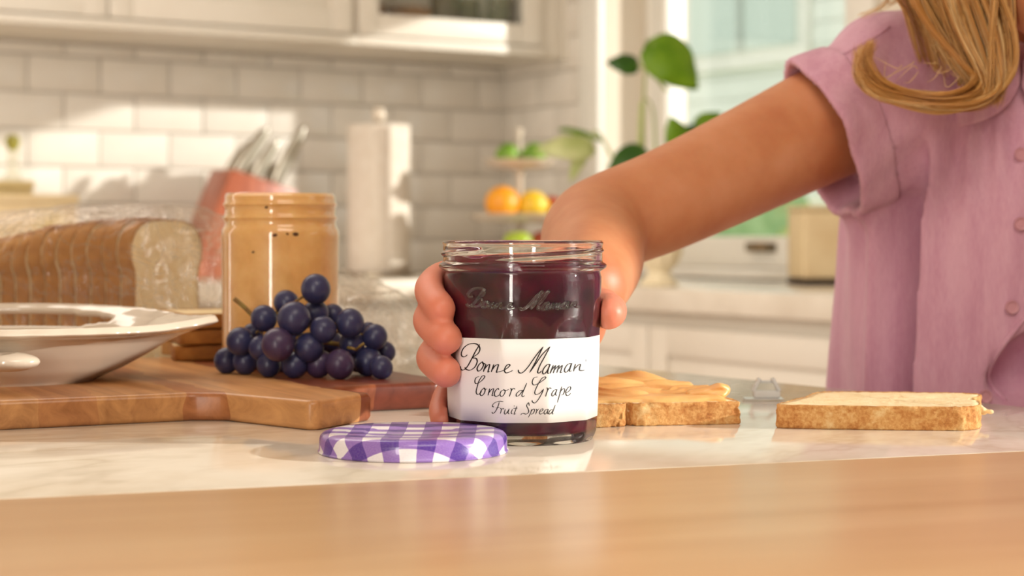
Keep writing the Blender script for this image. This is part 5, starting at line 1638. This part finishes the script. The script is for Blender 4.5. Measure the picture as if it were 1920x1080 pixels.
# hollow sleeve mouth, neck hole, gap between two buttons
gs.op(sleeve_at(CUF, 0.0520, 0.0455, -0.030, 0.02), full_lo, full_hi, 0.0, 'sub')
gs.ell((0.372, 1.262, 0.262), (0.046, 0.060, 0.040), 0.006, 'sub')
gp_ = P(1918, 688, 1.172)
gs.ell(gp_ + Vector((0.010, 0, -0.002)), (0.036, 0.05, 0.024), 0.004, 'sub', ((0.80, 0, 0.60), (0, 1, 0), (-0.60, 0, 0.80)))
shirt = npmesh('shirt', [gs.data()], M['linen']); wlocal(shirt, pers)
md = shirt.modifiers.new('smooth', 'SMOOTH'); md.factor = 0.5; md.iterations = 2
shirt['label'] = 'pink linen shirt with rolled cuff'
# cuff band
gc_ = Grid(CUF - 0.085, CUF + 0.085, 0.0021)
gc_.op(sleeve_at(CUF, 0.0580, 0.0515, -0.029, 0.0006), CUF - 0.1, CUF + 0.1)
gc_.op(sleeve_at(CUF, 0.0524, 0.0460, -0.06, 0.03), CUF - 0.1, CUF + 0.1, 0.0, 'sub')
o = npmesh('cuff', [gc_.data()], M['linen'], shirt)
md = o.modifiers.new('smooth', 'SMOOTH'); md.factor = 0.5; md.iterations = 3
# stitching ridge of the cuff, and the yoke seam
bv_ = bvh_of(shirt)
def on_shirt(px, py, off=0.0):
    d = Vector(((px - 960) / FP, 1, -(py - 440) / FP)).normalized()
    h_ = bv_.ray_cast(Vector((0, 0, CAMZ)), d)
    if h_[0] is None: return None
    nn_ = h_[1]
    if nn_.dot(d) > 0: nn_ = -nn_
    return h_[0] + nn_ * off
def seam(name, pts, r=0.0009, off=0.0004):
    pp = [on_shirt(x, y, off) for x, y in pts]; pp = [p for p in pp if p is not None]
    if len(pp) > 2:
        pydata(name, *tube_data(catmull(pp, 5), r, 6), M['linen'], shirt)
seam('yoke_seam', [(1545, 122), (1580, 103), (1615, 84), (1650, 64), (1668, 50)])
# collar: a doubled flap lying on the chest
def flap(name, poly_rows, off0, off1, th=0.0022):
    v_, f_ = [], []
    nr, nc = len(poly_rows), len(poly_rows[0])
    for i, row in enumerate(poly_rows):
        for j, (x, y) in enumerate(row):
            p = on_shirt(x, y, off0 + (off1 - off0) * i / (nr - 1))
            if p is None: p = P(x, y, 1.19)
            v_.append(p)
    for i in range(nr - 1):
        for j in range(nc - 1):
            a = i * nc + j; f_.append((a, a + 1, a + nc + 1, a + nc))
    o = pydata(name, v_, f_, M['linen'], shirt)
    md = o.modifiers.new('solid', 'SOLIDIFY'); md.thickness = th
    md = o.modifiers.new('sub', 'SUBSURF'); md.levels = 2; md.render_levels = 2
    md = o.modifiers.new('smooth', 'SMOOTH'); md.factor = 0.5; md.iterations = 6
    return o
c_in = [(1800, 60), (1830, 70), (1862, 84), (1890, 100), (1912, 118)]
c_out = [(1778, 238), (1812, 243), (1850, 232), (1884, 206), (1908, 172)]
rows_ = [[(a[0] + (b_[0] - a[0]) * k / 6, a[1] + (b_[1] - a[1]) * k / 6) for a, b_ in zip(c_in, c_out)] for k in range(7)]
flap('collar', rows_, 0.004, 0.0075)
c_in = [(1914, 120), (1940, 100), (1970, 84), (2000, 70)]
c_out = [(1908, 172), (1926, 214), (1962, 236), (2010, 240)]
rows_ = [[(a[0] + (b_[0] - a[0]) * k / 6, a[1] + (b_[1] - a[1]) * k / 6) for a, b_ in zip(c_in, c_out)] for k in range(7)]
flap('collar', rows_, 0.004, 0.0075)
# placket edge and buttons
seam('placket_edge', [(1919, 598), (1900, 622), (1878, 650), (1858, 680), (1850, 704), (1858, 726), (1876, 744), (1884, 752)], 0.0018, 0.0006)
M['button'] = mat('pink_button', srgb(206, 150, 162), 0.35)
for bx, by in ((1896, 576), (1846, 744), (1912, 420), (1915, 290)):
    p = on_shirt(bx, by, 0.0012)
    if p is None: continue
    d = Vector((0.0, -1, 0.05)).to_track_quat('Z', 'Y')
    o = lathe('button', [(0, 0.0008), (0.0028, 0.0008), (0.0032, 0.0014), (0.0042, 0.0016), (0.0046, 0.0010), (0.0045, 0.0), (0, 0.0)], M['button'], shirt, 24, p, None, True, d)
# shorts, out of sight behind the island
gsx = Grid((0.2, 1.14, -0.52), (0.52, 1.44, -0.12), 0.006)
gsx.cone((0.30, 1.29, -0.20), (0.30, 1.29, -0.42), 0.082, 0.068, 0.02); gsx.cone((0.42, 1.29, -0.20), (0.42, 1.29, -0.42), 0.082, 0.068, 0.02)
o = npmesh('shorts', [gsx.data()], mat('denim_shorts', srgb(92, 106, 130), 0.85)); wlocal(o, pers)

# ---- hair
m = mat('blonde_hair', srgb(186, 130, 62), 0.38, spec=0.6); q = N(m)
v = q.coord('Object')
at = q.n('ShaderNodeAttribute'); at.attribute_name = 'tone'
q.col(q.ramp(at.outputs['Fac'], [(0.0, srgb(136, 80, 32)), (0.40, srgb(198, 138, 66)), (0.75, srgb(224, 174, 104)), (1.0, srgb(240, 204, 144))]))
M['hair'] = m
hv, hf, tone = [], [], []
def strand(pts, r0, t_, ns=4, sub=7):
    n0 = len(hv)
    tube_data(catmull(pts, sub), lambda s: r0 * (1 - 0.75 * s ** 3) * (0.6 + 0.4 * min(1, s * 6)), ns, hv, hf)
    tone.extend([t_] * (len(hv) - n0))
def lock(guides, Ys, n, spread, r0, dark=0.0, clumps=14, loose=1.0):
    """two edge guide curves in photo pixels; clumps of strands are laid between them"""
    ga_, gb_ = guides
    m_ = len(ga_)
    for c_ in range(clumps):
        sc = (c_ + random.uniform(0.1, 0.9)) / clumps
        dep = random.gauss(0, spread); tn = random.gauss(0.56 - dark, 0.20)
        ph1, ph2, am = random.uniform(0, 6), random.uniform(0, 6), random.uniform(2, 7) * loose
        sh_ = random.uniform(-0.10, 0.10)
        for i in range(max(3, n // clumps)):
            s = sc + random.gauss(0, 0.45 / clumps)
            w1, w2 = random.gauss(0, 1), random.gauss(0, 1); dd = random.gauss(0, spread * 0.35)
            stop = m_ if random.random() < 0.6 else random.randint(max(3, m_ - 4), m_)
            pts = []
            for k in range(stop):
                (xa, ya), (xb, yb) = ga_[k], gb_[k]
                f = k / (m_ - 1)
                sk = min(1.15, max(-0.15, s + sh_ * f))
                x = xa + (xb - xa) * sk + am * math.sin(1.1 * k + ph1) + w1 * 2.2 * (0.4 + f) * loose
                y = ya + (yb - ya) * sk + am * 0.7 * math.sin(1.3 * k + ph2) + w2 * 2.2 * (0.4 + f) * loose
                pts.append(P(x, y, Ys[k] + dep + dd))
            strand(pts, r0 * random.uniform(0.6, 1.3), min(1, max(0, tn + random.gauss(0, 0.20))))
HY = 1.150
# main fall from the head, down past the chest, then swept to the left in a loose curl
lock(([(1735, -330), (1712, -160), (1704, -40), (1736, 40), (1790, 110), (1826, 150), (1812, 172), (1760, 178), (1700, 170), (1646, 152), (1624, 118), (1636, 80)],
      [(1850, -330), (1840, -180), (1862, -60), (1890, 40), (1894, 120), (1880, 170), (1838, 198), (1770, 204), (1700, 194), (1640, 180), (1608, 148), (1608, 96)]),
     [1.20, 1.165, HY, HY, 1.147, 1.140, 1.133, 1.132, 1.138, 1.148, 1.155, 1.16], 800, 0.008, 0.00034, 0.0, 22, 1.4)
# straight-falling strands of different lengths
lock(([(1720, -330), (1694, -160), (1700, -30), (1736, 50), (1784, 116), (1826, 160)],
      [(1885, -330), (1884, -160), (1898, -20), (1892, 70), (1884, 130), (1866, 190)]), [1.21, 1.17, 1.155, 1.155, 1.15, 1.145], 1300, 0.009, 0.00034, 0.0, 34, 1.3)
# under layer, darker
lock(([(1730, -330), (1704, -160), (1724, -20), (1772, 66), (1806, 124), (1800, 160)],
      [(1880, -330), (1880, -160), (1886, -20), (1878, 80), (1872, 150), (1858, 184)]), [1.215, 1.185, 1.172, 1.168, 1.162, 1.158], 420, 0.005, 0.0008, 0.32, 20)
# loose wisps by the yoke
lock(([(1700, -330), (1676, -160), (1660, -40), (1688, 20), (1708, 66), (1726, 112)],
      [(1740, -330), (1730, -160), (1716, -40), (1742, 30), (1764, 88), (1776, 140)]), [1.21, 1.18, 1.165, 1.160, 1.158, 1.158], 190, 0.004, 0.0004, 0.0, 8)
lock(([(1690, -330), (1660, -160), (1640, -60), (1656, -10), (1640, 14), (1606, 30)],
      [(1730, -330), (1700, -160), (1680, -60), (1690, -10), (1668, 10), (1622, 34)]), [1.22, 1.20, 1.19, 1.19, 1.19, 1.19], 22, 0.004, 0.00035, 0.0, 4)
# a few single flyaway hairs
for k in range(14):
    x0, y0 = random.uniform(1660, 1860), random.uniform(100, 190)
    strand([P(x0, y0, 1.14), P(x0 - random.uniform(5, 30), y0 + random.uniform(-10, 26), 1.138), P(x0 - random.uniform(20, 60), y0 + random.uniform(-20, 36), 1.142)], 0.00028, 0.9, 4, 5)
n_str = len(hv)
# crown of the head (above the frame): strands combed over the skull
hc = Vector(HC)
for i in range(700):
    a = random.uniform(R(-20), R(200)) if i % 5 else random.uniform(0, 2 * math.pi)
    th0 = random.uniform(0.05, 0.5)
    pts = []
    for k in range(7):
        t = th0 + k * 0.30
        rr = 1.08 + random.uniform(-0.01, 0.02)
        if math.sin(a) < -0.25 and t > 1.15: break
        p = hc + Vector((0.070 * rr * math.sin(t) * math.cos(a), 0.084 * rr * math.sin(t) * math.sin(a), 0.088 * rr * math.cos(t)))
        if t > 1.5: p = hc + Vector((0.074 * rr * math.cos(a), 0.088 * rr * math.sin(a), -0.075 * (t - 1.5)))
        pts.append(p)
    if len(pts) > 2: strand(pts, 0.0014, min(1, max(0, random.gauss(0.5, 0.2))), 4, 3)
hair = pydata('hair', hv, hf, M['hair'])
at_ = hair.data.attributes.new('tone', 'FLOAT', 'POINT')
at_.data.foreach_set('value', np.array(tone, dtype=np.float32))
wlocal(hair, pers)
hair['label'] = 'wavy blonde hair'
